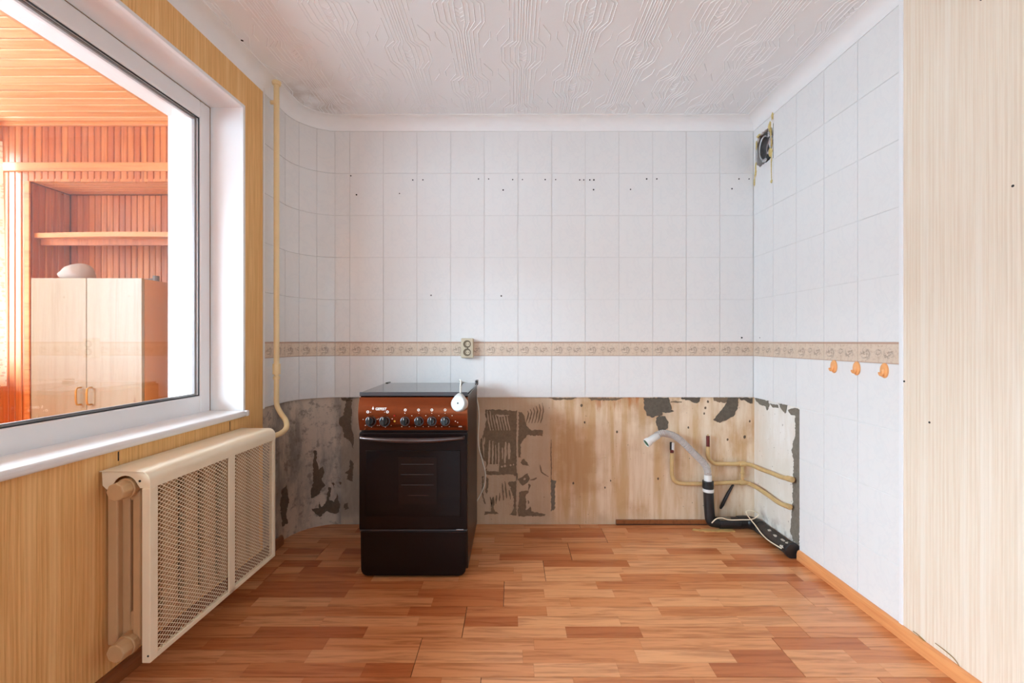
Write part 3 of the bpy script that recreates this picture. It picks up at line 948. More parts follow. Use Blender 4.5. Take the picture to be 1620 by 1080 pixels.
# peeled plaster on the rounded corner
for i, pl in enumerate([c1((130, 455), (155, 455), (150, 530), (170, 600), (200, 575), (210, 620), (190, 680), (215, 720), (170, 790), (110, 830), (105, 790), (125, 700), (125, 560)),
                        c1((115, 905), (165, 900), (170, 850), (190, 890), (220, 860), (245, 740), (262, 740), (250, 840), (290, 850), (310, 790), (330, 870), (330, 920), (300, 945), (230, 925), (180, 965), (130, 930)),
                        c1((385, 60), (425, 60), (420, 260), (440, 340), (435, 440), (415, 380), (370, 350), (355, 280), (320, 240), (330, 200), (360, 180)),
                        c1((415, 520), (438, 560), (430, 690), (385, 680), (400, 640), (375, 625), (405, 600)),
                        c1((365, 870), (390, 860), (400, 900), (370, 915)),
                        c1((270, 700), (290, 700), (285, 740)), c1((325, 695), (345, 700), (335, 720)),
                        [(446, 775), (452, 768), (457, 790), (452, 815), (456, 826), (447, 832), (443, 800)],
                        [(540, 629), (560, 629), (552, 634), (542, 633)]]):
    patch(pl, BROWNMORTAR, wc, 'peeled_patch', h=.0025, seed=50 + i, amp=1.0)
# cement edge on the right wall cut-out
def rpatch(poly, mat, seed, name='cement_patch'):
    rv = random.Random(seed)
    m = MB()
    def f(k):
        def g_(px, py):
            d = F * (XR + .012) / (px - 810)
            return (XR + .012 - k, d, CH - (py - 540) / F * d)
        return g_
    m.prism(jag(poly, .8, 2.2, seed), f(-.001), f(.003))
    me = m.mesh(name)
    bm = bmesh.new(); bm.from_mesh(me)
    bmesh.ops.triangulate(bm, faces=[q for q in bm.faces if len(q.verts) > 4])
    bm.to_mesh(me); bm.free()
    return link(name, me, mat, wr)
rpatch(cB((860, 80), (1040, 125), (1060, 200), (1030, 265), (1005, 205), (930, 180), (870, 130)), GREYMORTAR, 1)
rpatch(cB((1060, 165), (1180, 185), (1180, 225), (1120, 225)), GREYMORTAR, 2)
rpatch(cB((1190, 165), (1310, 185), (1300, 250), (1285, 310), (1240, 250)), GREYMORTAR, 3)
rpatch(cB((1330, 260), (1400, 225), (1500, 245), (1500, 1480), (1480, 1900), (1480, 2170), (1400, 2120), (1360, 1980), (1380, 1700), (1395, 1560), (1390, 1300), (1410, 1000), (1380, 820), (1430, 600), (1430, 330), (1360, 320)), GREYMORTAR, 4)

# ------------------------------------------------------------------ loggia beyond the glass
YE, YN = 2.45, 2.67            # end wall face, back of the niche
LX0, LX1 = -2.80, -1.585
ZL = 2.29
box('floor_loggia', PINE_B, -2.95, -1.60, -3.0, 2.80, -.12, 0, kind='structure')
cl = box('ceiling_loggia', PINE_D, -2.95, -1.60, -3.0, 2.80, ZL + .012, ZL + .06, kind='structure')
y = YE - .004
while y > .6:
    box('slat', PINE_C, LX0, LX1 - .03, y - .056, y, ZL, ZL + .012, cl, .003, 1)
    y -= .0615
box('slat_field', PINE_C, LX0, LX1 - .03, -3.0, y, ZL, ZL + .012, cl)
box('moulding', PINE_B, LX0, LX1, YE - .022, YE, ZL - .022, ZL, cl, .004)
we = box('wall_loggia', PINE_D, -2.95, LX1, YN + .012, YN + .1, -.02, ZL + .012, kind='structure')
mb = MB(); mb.box(-2.95, -2.662, YE + .012, YN + .012, -.02, ZL + .012); mb.box(-2.662, LX1, YE + .012, YN + .012, 1.985, ZL + .012)
mb.build('niche_surround', PINE_D, we)
rl = random.Random(9)
x = LX0
while x < LX1 - .01:
    w = .0335
    z0 = .0 if x + w < -2.640 else 1.968
    box('slat', PINE, x, min(x + w, LX1), YE + rl.uniform(0, .002), YE + .012, z0, ZL, we, .003, 1)
    x += .0362
x = -2.640
while x < LX1 - .01:
    box('slat', PINE, x, min(x + .0335, LX1), YN + rl.uniform(0, .002), YN + .012, 0, 1.966, we, .003, 1)
    x += .0362
for k in range(6):
    y = YE + .014 + k * .0355
    box('slat', PINE, -2.662, -2.648 + rl.uniform(0, .002), y, y + .033, 0, 1.966, we, .003, 1)
for k in range(6):
    y = YE + .002 + k * .0365
    box('slat', PINE_B, -2.648, LX1, y, y + .034, 1.968, 1.985, we, .003, 1)
box('moulding', PINE_B, LX0, LX1, YE - .014, YE - .0005, 2.022, 2.070, we, .004)
box('moulding', PINE_B, -2.668, -2.640, YE - .010, YE - .0005, 0, 1.968, we, .003)
# bowed shelf board in the niche
n = 16
mb = MB()
fr = [(-2.644 + (LX1 + 2.644) * i / n, 2.470 - .030 * math.sin(PI * i / n)) for i in range(n + 1)]
mb.prism(fr + [(LX1, YN - .002), (-2.644, YN - .002)], lambda a, b_: (a, b_, 1.664), lambda a, b_: (a, b_, 1.690))
sh = mb.build('niche_shelf', PINE_B)
tag(sh, 'pine shelf board with bowed front edge in the loggia niche', 'shelf')
box('shelf_lip', PINE, -2.640, LX1, 2.50, 2.52, 1.630, 1.664, sh)
# outer side: parapet, glazing posts, lintel
wo = MB(); wo.box(-2.95, LX0, -3.0, 2.80, -.02, .92); wo.box(-2.95, LX0, -3.0, 2.80, 2.22, ZL + .012)
wo.build('wall_loggia_outer', PINE_B, kind='structure')
w3 = empty('window_2'); w3['kind'] = 'structure'
for yy in (-2.98, -2.0, -1.0, 0.0, 1.0, 1.9, 2.38):
    box('window_post', PVC, -2.93, -2.86, yy, yy + .05, .92, 2.22, w3, .004)
box('window_rail', PVC, -2.93, -2.86, -2.98, 2.43, .92, .97, w3, .004)
box('window_rail', PVC, -2.93, -2.86, -2.98, 2.43, 2.17, 2.22, w3, .004)
MB().box(-2.95, LX0, 2.43, 2.80, .92, 2.22).build('window_pier', PINE_B, w3)
box('wall_loggia_far', PINE_B, -2.95, -1.60, -3.1, -3.0, -.02, ZL + .06, kind='structure')
# lace curtain gathered in the corner
def m_lace():
    g = G('cream_lace', .9, 0, srgb(236, 224, 204))
    hol = g.step(g.voro(g.scale(1, 60, 60), 1.0), .30, .42)
    tl_ = g.n('ShaderNodeBsdfTranslucent'); tl_.inputs[0].default_value = (*srgb(236, 224, 204), 1)
    tr = g.n('ShaderNodeBsdfTransparent')
    m1 = g.n('ShaderNodeMixShader'); m1.inputs[0].default_value = .35
    m2 = g.n('ShaderNodeMixShader')
    g.put(m2.inputs[0], g.math('MULTIPLY', g.math('SUBTRACT', 1.0, hol), .35))
    g.nt.links.new(g.b.outputs[0], m1.inputs[1]); g.nt.links.new(tl_.outputs[0], m1.inputs[2])
    g.nt.links.new(m1.outputs[0], m2.inputs[1]); g.nt.links.new(tr.outputs[0], m2.inputs[2])
    g.nt.links.new(m2.outputs[0], g.nt.nodes['Material Output'].inputs[0])
    return g.m
LACE = m_lace()
mb = MB()
m_, kk = 110, 14
for j in range(kk + 1):
    for i in range(m_ + 1):
        t = i / m_; u = j / kk
        z = 2.17 - 1.32 * u
        y = 1.30 + 1.11 * t
        mb.v.append((LX0 + .038 + .015 * math.sin(t * 95 + u * 1.2) + .02 * u * t, y, z))
mb.f = [(j * (m_ + 1) + i, j * (m_ + 1) + i + 1, (j + 1) * (m_ + 1) + i + 1, (j + 1) * (m_ + 1) + i) for j in range(kk) for i in range(m_)]
cu = mb.build('lace_curtain', LACE, smooth=True)
tag(cu, 'cream lace curtain hanging along the outer glazing of the loggia', 'curtain')

# two-door cabinet on the loggia
CAB = m_pine('pale_beech_veneer', srgb(172, 155, 134), srgb(170, 151, 128), srgb(156, 132, 104), 'z', .35)
CABS = plain('orange_veneer_side', srgb(214, 150, 102), .4, var=.08, nscale=8)
cab = empty('cabinet', (-2.06, 2.16, 0))
tag(cab, 'pale wooden two-door cabinet standing on the loggia behind the window', 'cabinet')
hw, D = .268, .285
mb = MB()
mb.box(-hw, -hw + .016, .018, D, 0, 1.395); mb.box(hw - .016, hw, .018, D, 0, 1.395)
mb.box(-hw + .016, hw - .016, .018, D, 1.379, 1.395); mb.box(-hw + .016, hw - .016, .018, D, .60, .616); mb.box(-hw + .016, hw - .016, D - .006, D, 0, 1.379)
mb.build('carcass', CABS, cab, .001)
for s in (-1, 1):
    dr = empty('door', (0, 0, 0), 0, cab)
    a, b = (-hw, -.0015) if s < 0 else (.0015, hw)
    box('door_leaf', CAB, a, b, 0, .016, .62, 1.397, dr, .002)
    hx = s * .026
    MB().tube([(hx, .0, .868), (hx, -.022, .864), (hx, -.026, .83), (hx, -.022, .790), (hx, .0, .786)], .0042, 8).build('handle', plain('brass_handle', srgb(206, 160, 96), .3, .6), dr, smooth=True)
box('plinth_drawer', CAB, -hw, hw, 0, .016, .05, .612, cab, .002)
BAG = plain('grey_plastic_bag', srgb(176, 168, 166), .5, var=.2, nscale=14, bump=.3)
bm = bmesh.new(); bmesh.ops.create_icosphere(bm, subdivisions=3, radius=1)
rv = random.Random(4)
for v in bm.verts:
    w_ = 1 + .06 * math.sin(v.co.x * 5 + v.co.z * 4) + rv.uniform(-.02, .02)
    zz = v.co.z * (.055 + .018 * v.co.x)
    v.co = Vector((v.co.x * .077 * w_, v.co.y * .06 * w_, max(zz, -.028) + .028))
me = bpy.data.meshes.new('bundle'); bm.to_mesh(me); bm.free()
bag = link('bundle', me, BAG, smooth=True); bag.location = at(123, 440, 2.24)[0:2] + (1.396,)
tag(bag, 'grey rounded bundle lying on top of the loggia cabinet', 'bundle')
mb = MB(); mb.tube([(-.05, 0, .006), (0, .004, .008), (.035, 0, .010)], [.004, .006, .008], 8)
mb.add(*[(lambda v_, f_: (v_, f_))([(.035 + .014 * c, .014 * s, .0 + h_) for h_ in (0, .026) for c, s in [(math.cos(2 * PI * k / 10), math.sin(2 * PI * k / 10)) for k in range(10)]],
       [tuple(range(10)), tuple(range(19, 9, -1))] + [(k, (k + 1) % 10, 10 + (k + 1) % 10, 10 + k) for k in range(10)])][0])
tl = mb.build('hand_tool', plain('dark_tool', srgb(92, 74, 70), .5), smooth=False)
tl.location = at(236, 440, 2.26)[0:2] + (1.3955,)
tag(tl, 'small dark tool lying on the cabinet top by its right edge', 'tool')

# ------------------------------------------------------------------ radiator and its perforated cover
CREAM = plain('cream_radiator_enamel', srgb(204, 168, 126), .45, var=.14, nscale=14)
CREAM_C = plain('cream_cover_enamel', srgb(246, 234, 208), .33, var=.05, nscale=14)
rad = place_left(empty('radiator'))
tag(rad, 'cream cast-iron sectional radiator on the wall under the window', 'radiator')
RZ0, RZ1 = .154, .638
def section(y):
    m = MB()
    for (a, b_) in ((.010, .042), (.090, .114)):
        m.box(a, b_, y, y + .060, RZ0 - .012, RZ1 + .012)
    m.box(.040, .066, y + .018, y + .042, RZ0, RZ1)
    m.box(.086, .094, y + .018, y + .042, RZ0, RZ1)
    m.box(.066, .086, y + .018, y + .042, RZ0, RZ0 + .085)
    m.box(.066, .086, y + .018, y + .042, RZ1 - .050, RZ1)
    m.cyl((.074, y, RZ0), (.074, y + .094, RZ0), .028, n=16)
    m.cyl((.074, y, RZ1), (.074, y + .094, RZ1), .028, n=16)
    return m
me = section(0).mesh('section'); me.materials.append(CREAM)
for k in range(7):
    o = link('section', me, CREAM, rad, .006, 2); o.location = (0, 1.392 + k * .094, 0)
for z in (RZ0, RZ1):
    m = MB().cyl((.084, 1.393, z), (.084, 1.372, z), .0315, n=20)
    m.cyl((.084, 1.373, z), (.084, 1.338, z), .0300, .0275, n=8)
    m.build('end_plug', CREAM, rad, .003, 2)
cov = place_left(empty('radiator_cover'))
tag(cov, 'cream metal radiator cover with two diamond mesh panels', 'radiator cover')
CX, CY0, CY1, CZ0, CZ1 = .165, 1.37, 2.057, .106, .692
# top sheet with a rolled front edge
prof = [(.006, CZ1)] + [(CX - .030 + .030 * math.sin(t), CZ1 - .030 + .030 * math.cos(t)) for t in [PI / 2 * i / 8 for i in range(9)]] + [(CX, CZ1 - .052)]
inner = [(a - .0015 if i else a, b_ - .002) if i < len(prof) - 1 else (a - .003, b_) for i, (a, b_) in enumerate(prof)]
poly = prof + inner[::-1]
MB().prism(poly, lambda a, b_: (a, CY0, b_), lambda a, b_: (a, CY1, b_)).build('top_sheet', CREAM_C, cov, smooth=True)
# end bracket with the cut-out for the plug
br = [(.010, CZ1 - .004), (CX - .030, CZ1 - .004), (CX - .010, CZ1 - .012), (CX - .004, CZ1 - .030), (CX - .004, CZ1 - .052), (.130, CZ1 - .052)]
br += [(.084 + .040 * math.cos(t), RZ1 + .040 * math.sin(t)) for t in [PI * (.12 + .76 * i / 8) for i in range(9)]] + [(.026, CZ1 - .058), (.012, CZ1 - .045)]
for yy in (CY0 + .004, CY1 - .006):
    MB().prism(br, lambda a, b_: (a, yy + .002, b_), lambda a, b_: (a, yy, b_)).build('end_bracket', CREAM_C, cov)
MB().cyl((.130, CY0 + .0045, CZ1 - .030), (.130, CY0 + .0020, CZ1 - .030), .0035, n=10).build('screw', HOLE, cov)
MB().cyl((CX - .006, CY0 - .001, CZ0 + .022), (CX - .006, CY0 + .003, CZ0 + .022), .003, n=10).build('screw', HOLE, cov)
def fbar(y0, y1, z0, z1, dep=.016): return MB().box(CX - dep, CX, y0, y1, z0, z1)
for nm, a, b_, c, d, dep in [('stile', CY0, CY0 + .030, CZ0, CZ1 - .052, .026), ('stile', 1.735, 1.772, CZ0, CZ1 - .050, .006), ('stile', CY1 - .018, CY1, CZ0, CZ1 - .052, .020), ('bottom_rail', CY0 + .030, CY1 - .018, CZ0, CZ0 + .016, .016)]:
    fbar(a, b_, c, d, dep).build(nm, CREAM_C, cov, .002)
def mesh_panel(y0, y1, z0, z1):
    m = MB()
    pw, ph, sw, t = .0200, .0136, .0026, .0006
    # strands of expanded metal: two families of slanted bars, clipped to the frame
    xf = CX - .005
    ny = int((y1 - y0) / pw) + 1; nz = int((z1 - z0) / ph) + 1
    for j in range(nz + 1):
        for i in range(-1, ny + 1):
            for (ax, az, bx, bz) in ((0, 0, .5, .5), (.5, .5, 1, 0), (0, 0, .5, -.5), (.5, -.5, 1, 0)):
                ya, yb = y0 + (i + ax) * pw, y0 + (i + bx) * pw
                za, zb = z0 + (j + az) * ph, z0 + (j + bz) * ph
                if ya < y0 - .001 or yb > y1 + .001 or min(za, zb) < z0 - .001 or max(za, zb) > z1 + .001: continue
                w2_ = sw / 2
                # strand twisted: front edge lower, like real expanded metal
                m.add([(xf, ya, za - w2_), (xf, yb, zb - w2_), (xf + t, yb, zb + w2_), (xf + t, ya, za + w2_),
                       (xf - .0012, ya, za - w2_), (xf - .0012, yb, zb - w2_), (xf + t - .0012, yb, zb + w2_), (xf + t - .0012, ya, za + w2_)],
                      [(0, 1, 2, 3), (7, 6, 5, 4), (0, 4, 5, 1), (3, 2, 6, 7)])
    return m
for (a, b_) in ((CY0 + .030, 1.735), (1.772, CY1 - .018)):
    mesh_panel(a, b_, CZ0 + .014, CZ1 - .048).build('mesh_panel', CREAM_C, cov, kind='stuff', label='cream expanded metal mesh')

# heating riser
PIPE = plain('cream_painted_pipe', srgb(232, 208, 160), .38, var=.08, nscale=16)
hp = empty('heating_pipe', (0, 0, 0))
tag(hp, 'cream painted heating pipe rising to the ceiling beside the window', 'pipe')
xr, yr = at(437.5, 0, 2.262)[0], 2.262
zc_ = lambda py, d: CH - (py - 540) / F * d
e = lambda px, py, d: at(px, py, d)
MB().tube([(xr, yr, ZC - .002), (xr, yr, 1.6), (xr, yr, zc_(590, yr))], .0135, 14, smooth=False).build('riser', PIPE, hp, smooth=True)
MB().tube([(xr, yr, zc_(590, yr)), e(437.5, 620, yr), e(438, 640, yr), e(444, 653, 2.25), e(452, 665, 2.22), e(453, 676, 2.18), e(446, 684, 2.13), e(434, 689, 2.07), (XL(2.05) + .085, 2.045, .638)], .0125, 14).build('branch', PIPE, hp, smooth=True)
MB().cyl((xr, yr, zc_(575, yr)), (xr, yr, zc_(592, yr)), .0185, n=14).build('coupling', PIPE, hp, .002)
MB().cyl((xr, yr, zc_(595, yr)), (xr, yr, zc_(600, yr)), .0165, n=14).build('lock_nut', PIPE, hp, .001)
MB().cyl((xr, yr, ZC - .004), (xr, yr, ZC - .022), .023, .019, n=14).build('ceiling_collar', PIPE, hp, .002)
MB().cyl((xr - .03, yr, zc_(162, yr)), (xr, yr, zc_(162, yr)), .010, n=10).build('pipe_clip', PIPE, hp, .002)

# ------------------------------------------------------------------ stove
ENAMEL = plain('dark_brown_enamel', srgb(22, 11, 9), .24, spec=.22, var=.2, nscale=20)
SIDE = plain('brown_black_side_enamel', srgb(40, 26, 21), .35, spec=.3, var=.15, nscale=20)
def m_copper():
    g = G('copper_brown_panel', .24, .75)
    n = g.noise(g.scale(3, 1, 60), 1, 3)
    g.color(g.mix(n, srgb(126, 60, 30), srgb(140, 70, 36)))
    return g.m
COPPER = m_copper()
DGLASS = plain('dark_oven_glass', (.006, .004, .004), .08, spec=.25, var=.1)
LIDG = plain('smoked_glass_lid', (.05, .052, .055), .04, var=.05)
TRIMM = plain('dark_metal_trim', (.10, .10, .11), .3, .7)
KNOB = plain('black_knob', (.012, .012, .013), .22)
CHROME = plain('brushed_metal', (.62, .62, .63), .25, 1.0)
PRINT = plain('white_print', (.85, .82, .76), .6, var=.02)
RED = plain('red_lamp', srgb(150, 24, 16), .25)
HANDLE = plain('bronze_handle', srgb(96, 84, 82), .22, .85)
st = empty('gas_stove', (-.455, 2.055, 0))
tag(st, 'dark brown freestanding gas stove with copper control panel', 'stove')
HW = .250
box('body', SIDE, -HW, HW, .028, .56, .030, .835, st, .004)
mb = MB()                                # plinth drawer front with rounded lower corners
pl = [(-HW + .006, .215)] + [(HW - .006, .215)] + [(HW - .008, .05)]
for i in range(5):
    t = PI / 2 * i / 4
    pl.append((HW - .008 - .03 * (1 - math.cos(t)), .042 - .032 * math.sin(t) + .0))
for i in range(5):
    t = PI / 2 * (4 - i) / 4
    pl.append((-HW + .008 + .03 * (1 - math.cos(t)), .042 - .032 * math.sin(t)))
pl.append((-HW + .008, .05))
mb.prism(pl, lambda a, b_: (a, .026, b_), lambda a, b_: (a, .002, b_))
mb.build('drawer', ENAMEL, st, .003)
box('drawer_trim', TRIMM, -HW + .002, HW - .002, .004, .024, .2165, .2215, st, .001)
box('drawer_catch', CHROME, HW - .052, HW - .018, -.001, .006, .221, .2255, st, .001)
for sx in (-1, 1):
    for yy in (.07, .50):
        MB().cyl((sx * .20, yy, 0), (sx * .20, yy, .032), .016, n=12).build('foot', KNOB, st)
dr = empty('oven_door', (0, 0, 0), 0, st)
box('door_panel', ENAMEL, -HW, HW, 0, .026, .2225, .672, dr, .006, 3)
box('door_glass', DGLASS, -HW + .032, HW - .032, -.003, .004, .285, .590, dr, .004, 2)
# inner oven window with the rack showing dimly behind
INNER = plain('dim_oven_interior', srgb(22, 14, 13), .14, spec=.35, var=.3, nscale=9)
box('oven_window', INNER, -.068, .110, -.0042, -.0028, .342, .560, dr, .003)
for k, z in enumerate((.382, .43, .478, .525)):
    box('oven_rack', HANDLE if k == 0 else plain('dim_rack', (.03, .022, .02), .4), -.025 if k == 0 else -.055, .072 if k == 0 else .095, -.0048, -.0042, z, z + .0022, dr)
mb = MB()
hpt = [(-HW + .018 + (2 * HW - .036) * i / 20, -.030 - .020 * math.sin(PI * i / 20) ** .7, .652 - .008 * math.sin(PI * i / 20)) for i in range(21)]
mb.tube(hpt, [.008 + .005 * math.sin(PI * i / 20) for i in range(21)], 12)
mb.tube([hpt[0], (hpt[0][0], -.01, .655), (hpt[0][0], .004, .656)], .008, 10, smooth=False)
mb.tube([hpt[-1], (hpt[-1][0], -.01, .655), (hpt[-1][0], .004, .656)], .008, 10, smooth=False)
mb.build('door_handle', HANDLE, dr, smooth=True)
# control panel: bulging face, leaning back towards the top
cp = empty('control_panel', (0, 0, 0), 0, st)
ZP0, ZP1 = .680, .832
def pface(z):
    t = (z - ZP0) / (ZP1 - ZP0)
    return .018 - .034 * math.sin(PI * (.18 + .74 * (1 - t)) ) + .010 * t
pr = [(pface(ZP0 + (ZP1 - ZP0) * i / 12), ZP0 + (ZP1 - ZP0) * i / 12) for i in range(13)]
pr = [(.02, ZP0)] + pr + [(.034, ZP1)]
MB().prism(pr, lambda a, b_: (-HW, a, b_), lambda a, b_: (HW, a, b_)).build('panel_face', COPPER, cp, smooth=True)
def on_panel(px, py):
    z = CH - (py - 540) / F * 2.05
    x = (px - 810) / F * 2.05 + .455
    return x, pface(min(max(z, ZP0), ZP1)), z
def knob(px, r):
    x, y_, z = on_panel(px, 666)
    k = empty('knob', (x, y_, z), 0, cp)
    k.rotation_euler = (-.12, 0, 0)
    m = MB().cyl((0, .002, 0), (0, -.006, 0), r * 1.12, r * 1.08, n=28)
    m.build('bezel', TRIMM, k, .001)
    m = MB().cyl((0, -.005, 0), (0, -.026, 0), r * .98, r * .80, n=28)
    m.box(-r * .22, r * .22, -.034, -.02, -r * .86, r * .86)
    m.build('grip', KNOB, k, .002)
    box('pointer', PRINT, -.0009, .0009, -.0348, -.0338, r * .35, r * .8, k)
    return k
for px, r in ((587, .0225), (609, .0225), (641, .0195), (663, .0195), (683.5, .0195), (704.5, .0195)):
    knob(px, r)
    x0_ = px
    for dx, dy in ((-12, -1), (-9.5, 9), (0, 12), (9.5, 9), (12, -2), (0, -12.5)) if px < 615 else ((11, -7), (-6, 11), (6, 11), (0, -11)):
        x, y_, z = on_panel(px + dx, 664 + dy)
        MB().cyl((x, y_ + .001, z), (x, y_ - .0012, z), .0016, n=8).build('dial_mark', PRINT, cp)
for px, py in ((582.5, 651), (613.5, 651), (641.5, 648), (662.5, 648), (683.5, 648), (704.5, 648)):
    x, y_, z = on_panel(px, py)
    m = MB()
    n = 18
    for (r, yy) in ((.0034, 0), (.0062, 0), (.0062, -.0012), (.0034, -.0012)):
        m.v += [(x + r * math.cos(2 * PI * k / n), y_ + yy, z + r * math.sin(2 * PI * k / n)) for k in range(n)]
    for a in range(4):
        b_ = (a + 1) % 4
        m.f += [(a * n + k, a * n + (k + 1) % n, b_ * n + (k + 1) % n, b_ * n + k) for k in range(n)]
    m.build('dial_icon', PRINT, cp)
    if px > 620:
        dxy = {641.5: (-.0012, .001), 662.5: (.001, .0012), 683.5: (.0012, .001), 704.5: (.001, -.001)}[px]
        MB().cyl((x + dxy[0], y_, z + dxy[1]), (x + dxy[0], y_ - .001, z + dxy[1]), .0014, n=8).build('dial_dot', PRINT, cp)
for px, py, mat_ in ((624.5, 657, RED), (624.5, 666, plain('amber_lamp', srgb(190, 150, 60), .25))):
    x, y_, z = on_panel(px, py)
    MB().cyl((x, y_ + .001, z), (x, y_ - .002, z), .0045, n=12).build('indicator_lamp', mat_, cp, .0008)
x, y_, z = on_panel(728, 675)
box('ignition_button', CHROME, x - .008, x + .008, y_ - .004, y_ + .002, z - .003, z + .003, cp, .0015)
for px, py in ((720.5, 666), (724, 668)):
    x, y_, z = on_panel(px, py)
    MB().cyl((x, y_ + .001, z), (x, y_ - .0012, z), .0022, n=8).build('ignition_icon', PRINT, cp)
cu_ = bpy.data.curves.new('brand', 'FONT')
cu_.body = 'GEFEST'; cu_.size = .0155; cu_.extrude = .0005; cu_.align_x = 'LEFT'; cu_.offset = .0004
to = bpy.data.objects.new('brand_tmp', cu_); COL.objects.link(to)
dg = bpy.context.evaluated_depsgraph_get()
tme = bpy.data.meshes.new_from_object(to.evaluated_get(dg))
bpy.data.objects.remove(to)
x, y_, z = on_panel(594.5, 648.2)
lo = link('lettering', tme, PRINT, cp)
lo.location = (x, y_ - .0012, z); lo.rotation_euler = (PI / 2 - .12, 0, 0)
x, y_, z = on_panel(590.5, 645.5)
MB().prism([(0, .0085), (.0025, .002), (.005, -.001), (.002, -.006), (-.002, -.006), (-.005, -.001), (-.0025, .002)], lambda a, b_: (x + a, y_ + .001, z + b_), lambda a, b_: (x + a, y_ - .0012, z + b_)).build('emblem', PRINT, cp)
# hob tray and closed glass lid
box('hob', ENAMEL, -HW, HW, .020, .56, .832, .842, st, .003)
lid = empty('lid', (0, 0, 0), 0, st)
mb = MB()
mb.prism([(-HW + .002, .012), (HW - .002, .012), (HW + .010, .50), (-HW - .018, .50)], lambda a, b_: (a, b_, .848), lambda a, b_: (a, b_, .854))
mb.build('lid_glass', LIDG, lid, .002)
box('lid_front_trim', TRIMM, -HW, HW, .006, .014, .838, .856, lid, .002)
for sx in (-1, 1):
    mb = MB().box(sx * (HW + .004) - .008, sx * (HW + .004) + .008, .47, .53, .842, .858 if sx < 0 else .870)
    mb.build('hinge', KNOB, lid, .004)

# power plug and cord hung over the front of the lid
cord = empty('power_plug', (0, 0, 0))
tag(cord, 'white round plug with its cord hanging over the stove front', 'plug')
WP = plain('white_plug_plastic', (.42, .42, .40), .35, var=.04, nscale=20)
CORDM = plain('white_cord', (.70, .68, .62), .5, var=.05)
pc = Vector(at(727, 638, 1.998))
ax = Vector((-.42, -1, .22)).normalized()
m = MB()
U = ax.cross(Vector((0, 0, 1))).normalized(); V = U.cross(ax).normalized()
def plugpoly(sc, zc=0.0):
    out = []
    for i in range(28):
        t = 2 * PI * i / 28
        r = .0375 * sc
        x_, z_ = r * math.cos(t), r * math.sin(t)
        if z_ > 0:
            x_ *= (1 - .42 * (z_ / r) ** 1.5); z_ *= 1.25
        out.append((x_, z_))
    return out
rings = [(.86, -.016), (.98, -.012), (1.0, -.004), (1.0, .004), (.97, .008)]
n = 28
for sc, h_ in rings:
    m.v += [tuple(pc + U * a + V * b_ + ax * (-h_)) for a, b_ in plugpoly(sc)]
for r_ in range(len(rings) - 1):
    m.f += [(r_ * n + k, r_ * n + (k + 1) % n, (r_ + 1) * n + (k + 1) % n, (r_ + 1) * n + k) for k in range(n)]
m.f += [tuple(range(n - 1, -1, -1)), tuple((len(rings) - 1) * n + k for k in range(n))]
m.build('plug_body', WP, cord, smooth=True)
m = MB().cyl(pc - ax * .008, pc - ax * .026, .0325, .030, n=24)
m.build('plug_base', plain('cream_plug_base', srgb(226, 196, 168), .4), cord, .002)
m = MB().cyl(pc + ax * .0155, pc + ax * .0172, .0035, n=10); m.build('plug_screw', HOLE, cord)
top = pc + V * .044
pts = [tuple(top - V * .004), tuple(top + Vector((0, 0, .03))), at(728.5, 611, 2.01), at(729, 603, 2.03), at(727.5, 600.5, 2.10), at(727.5, 602, 2.30), at(731, 604, 2.55), at(748, 612, 2.630), at(757.5, 650, 2.648), at(756.5, 700, 2.646), at(763, 728, 2.640), at(768, 750, 2.638), at(766, 768, 2.638), at(757, 788, 2.64), at(748, 800, 2.645)]
MB().tube(pts, .0036, 8).build('cord', CORDM, cord, smooth=True)
MB().cyl(tuple(top - V * .006), tuple(top + V * .010), .0058, .0042, n=12).build('strain_relief', WP, cord)

# ------------------------------------------------------------------ double socket
SOC = plain('beige_socket_plastic', srgb(206, 194, 168), .4, var=.05)
so = empty('wall_socket', (-.263, YB - .0005, 1.051))
tag(so, 'beige surface-mounted double wall socket on the border strip', 'socket')
box('housing', SOC, -.036, .036, -.040, 0, -.058, .058, so, .006, 3)
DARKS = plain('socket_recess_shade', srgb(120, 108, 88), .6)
for z in (-.024, .024):
    m = MB()
    n = 24
    for (r, yy) in ((.0225, -.0400), (.0225, -.0425), (.0195, -.0425), (.0180, -.0402)):
        m.v += [(r * math.cos(2 * PI * k / n), yy, z + r * math.sin(2 * PI * k / n)) for k in range(n)]
    for a in range(3):
        m.f += [(a * n + k, a * n + (k + 1) % n, (a + 1) * n + (k + 1) % n, (a + 1) * n + k) for k in range(n)]
    m.f.append(tuple(3 * n + k for k in range(n)))
    rg = m.build('outlet', DARKS, so, smooth=False)
    MB().cyl((0.004, -.0402, z), (0.004, -.0415, z), .0125, n=18).build('outlet_core', SOC, rg)
    for sx in (-.002, .010):
        MB().cyl((sx, -.0414, z), (sx, -.0420, z), .0024, n=10).build('pin_hole', HOLE, rg)
MB().cyl((.004, -.0400, 0), (.004, -.0412, 0), .003, n=10).build('screw', HOLE, so)

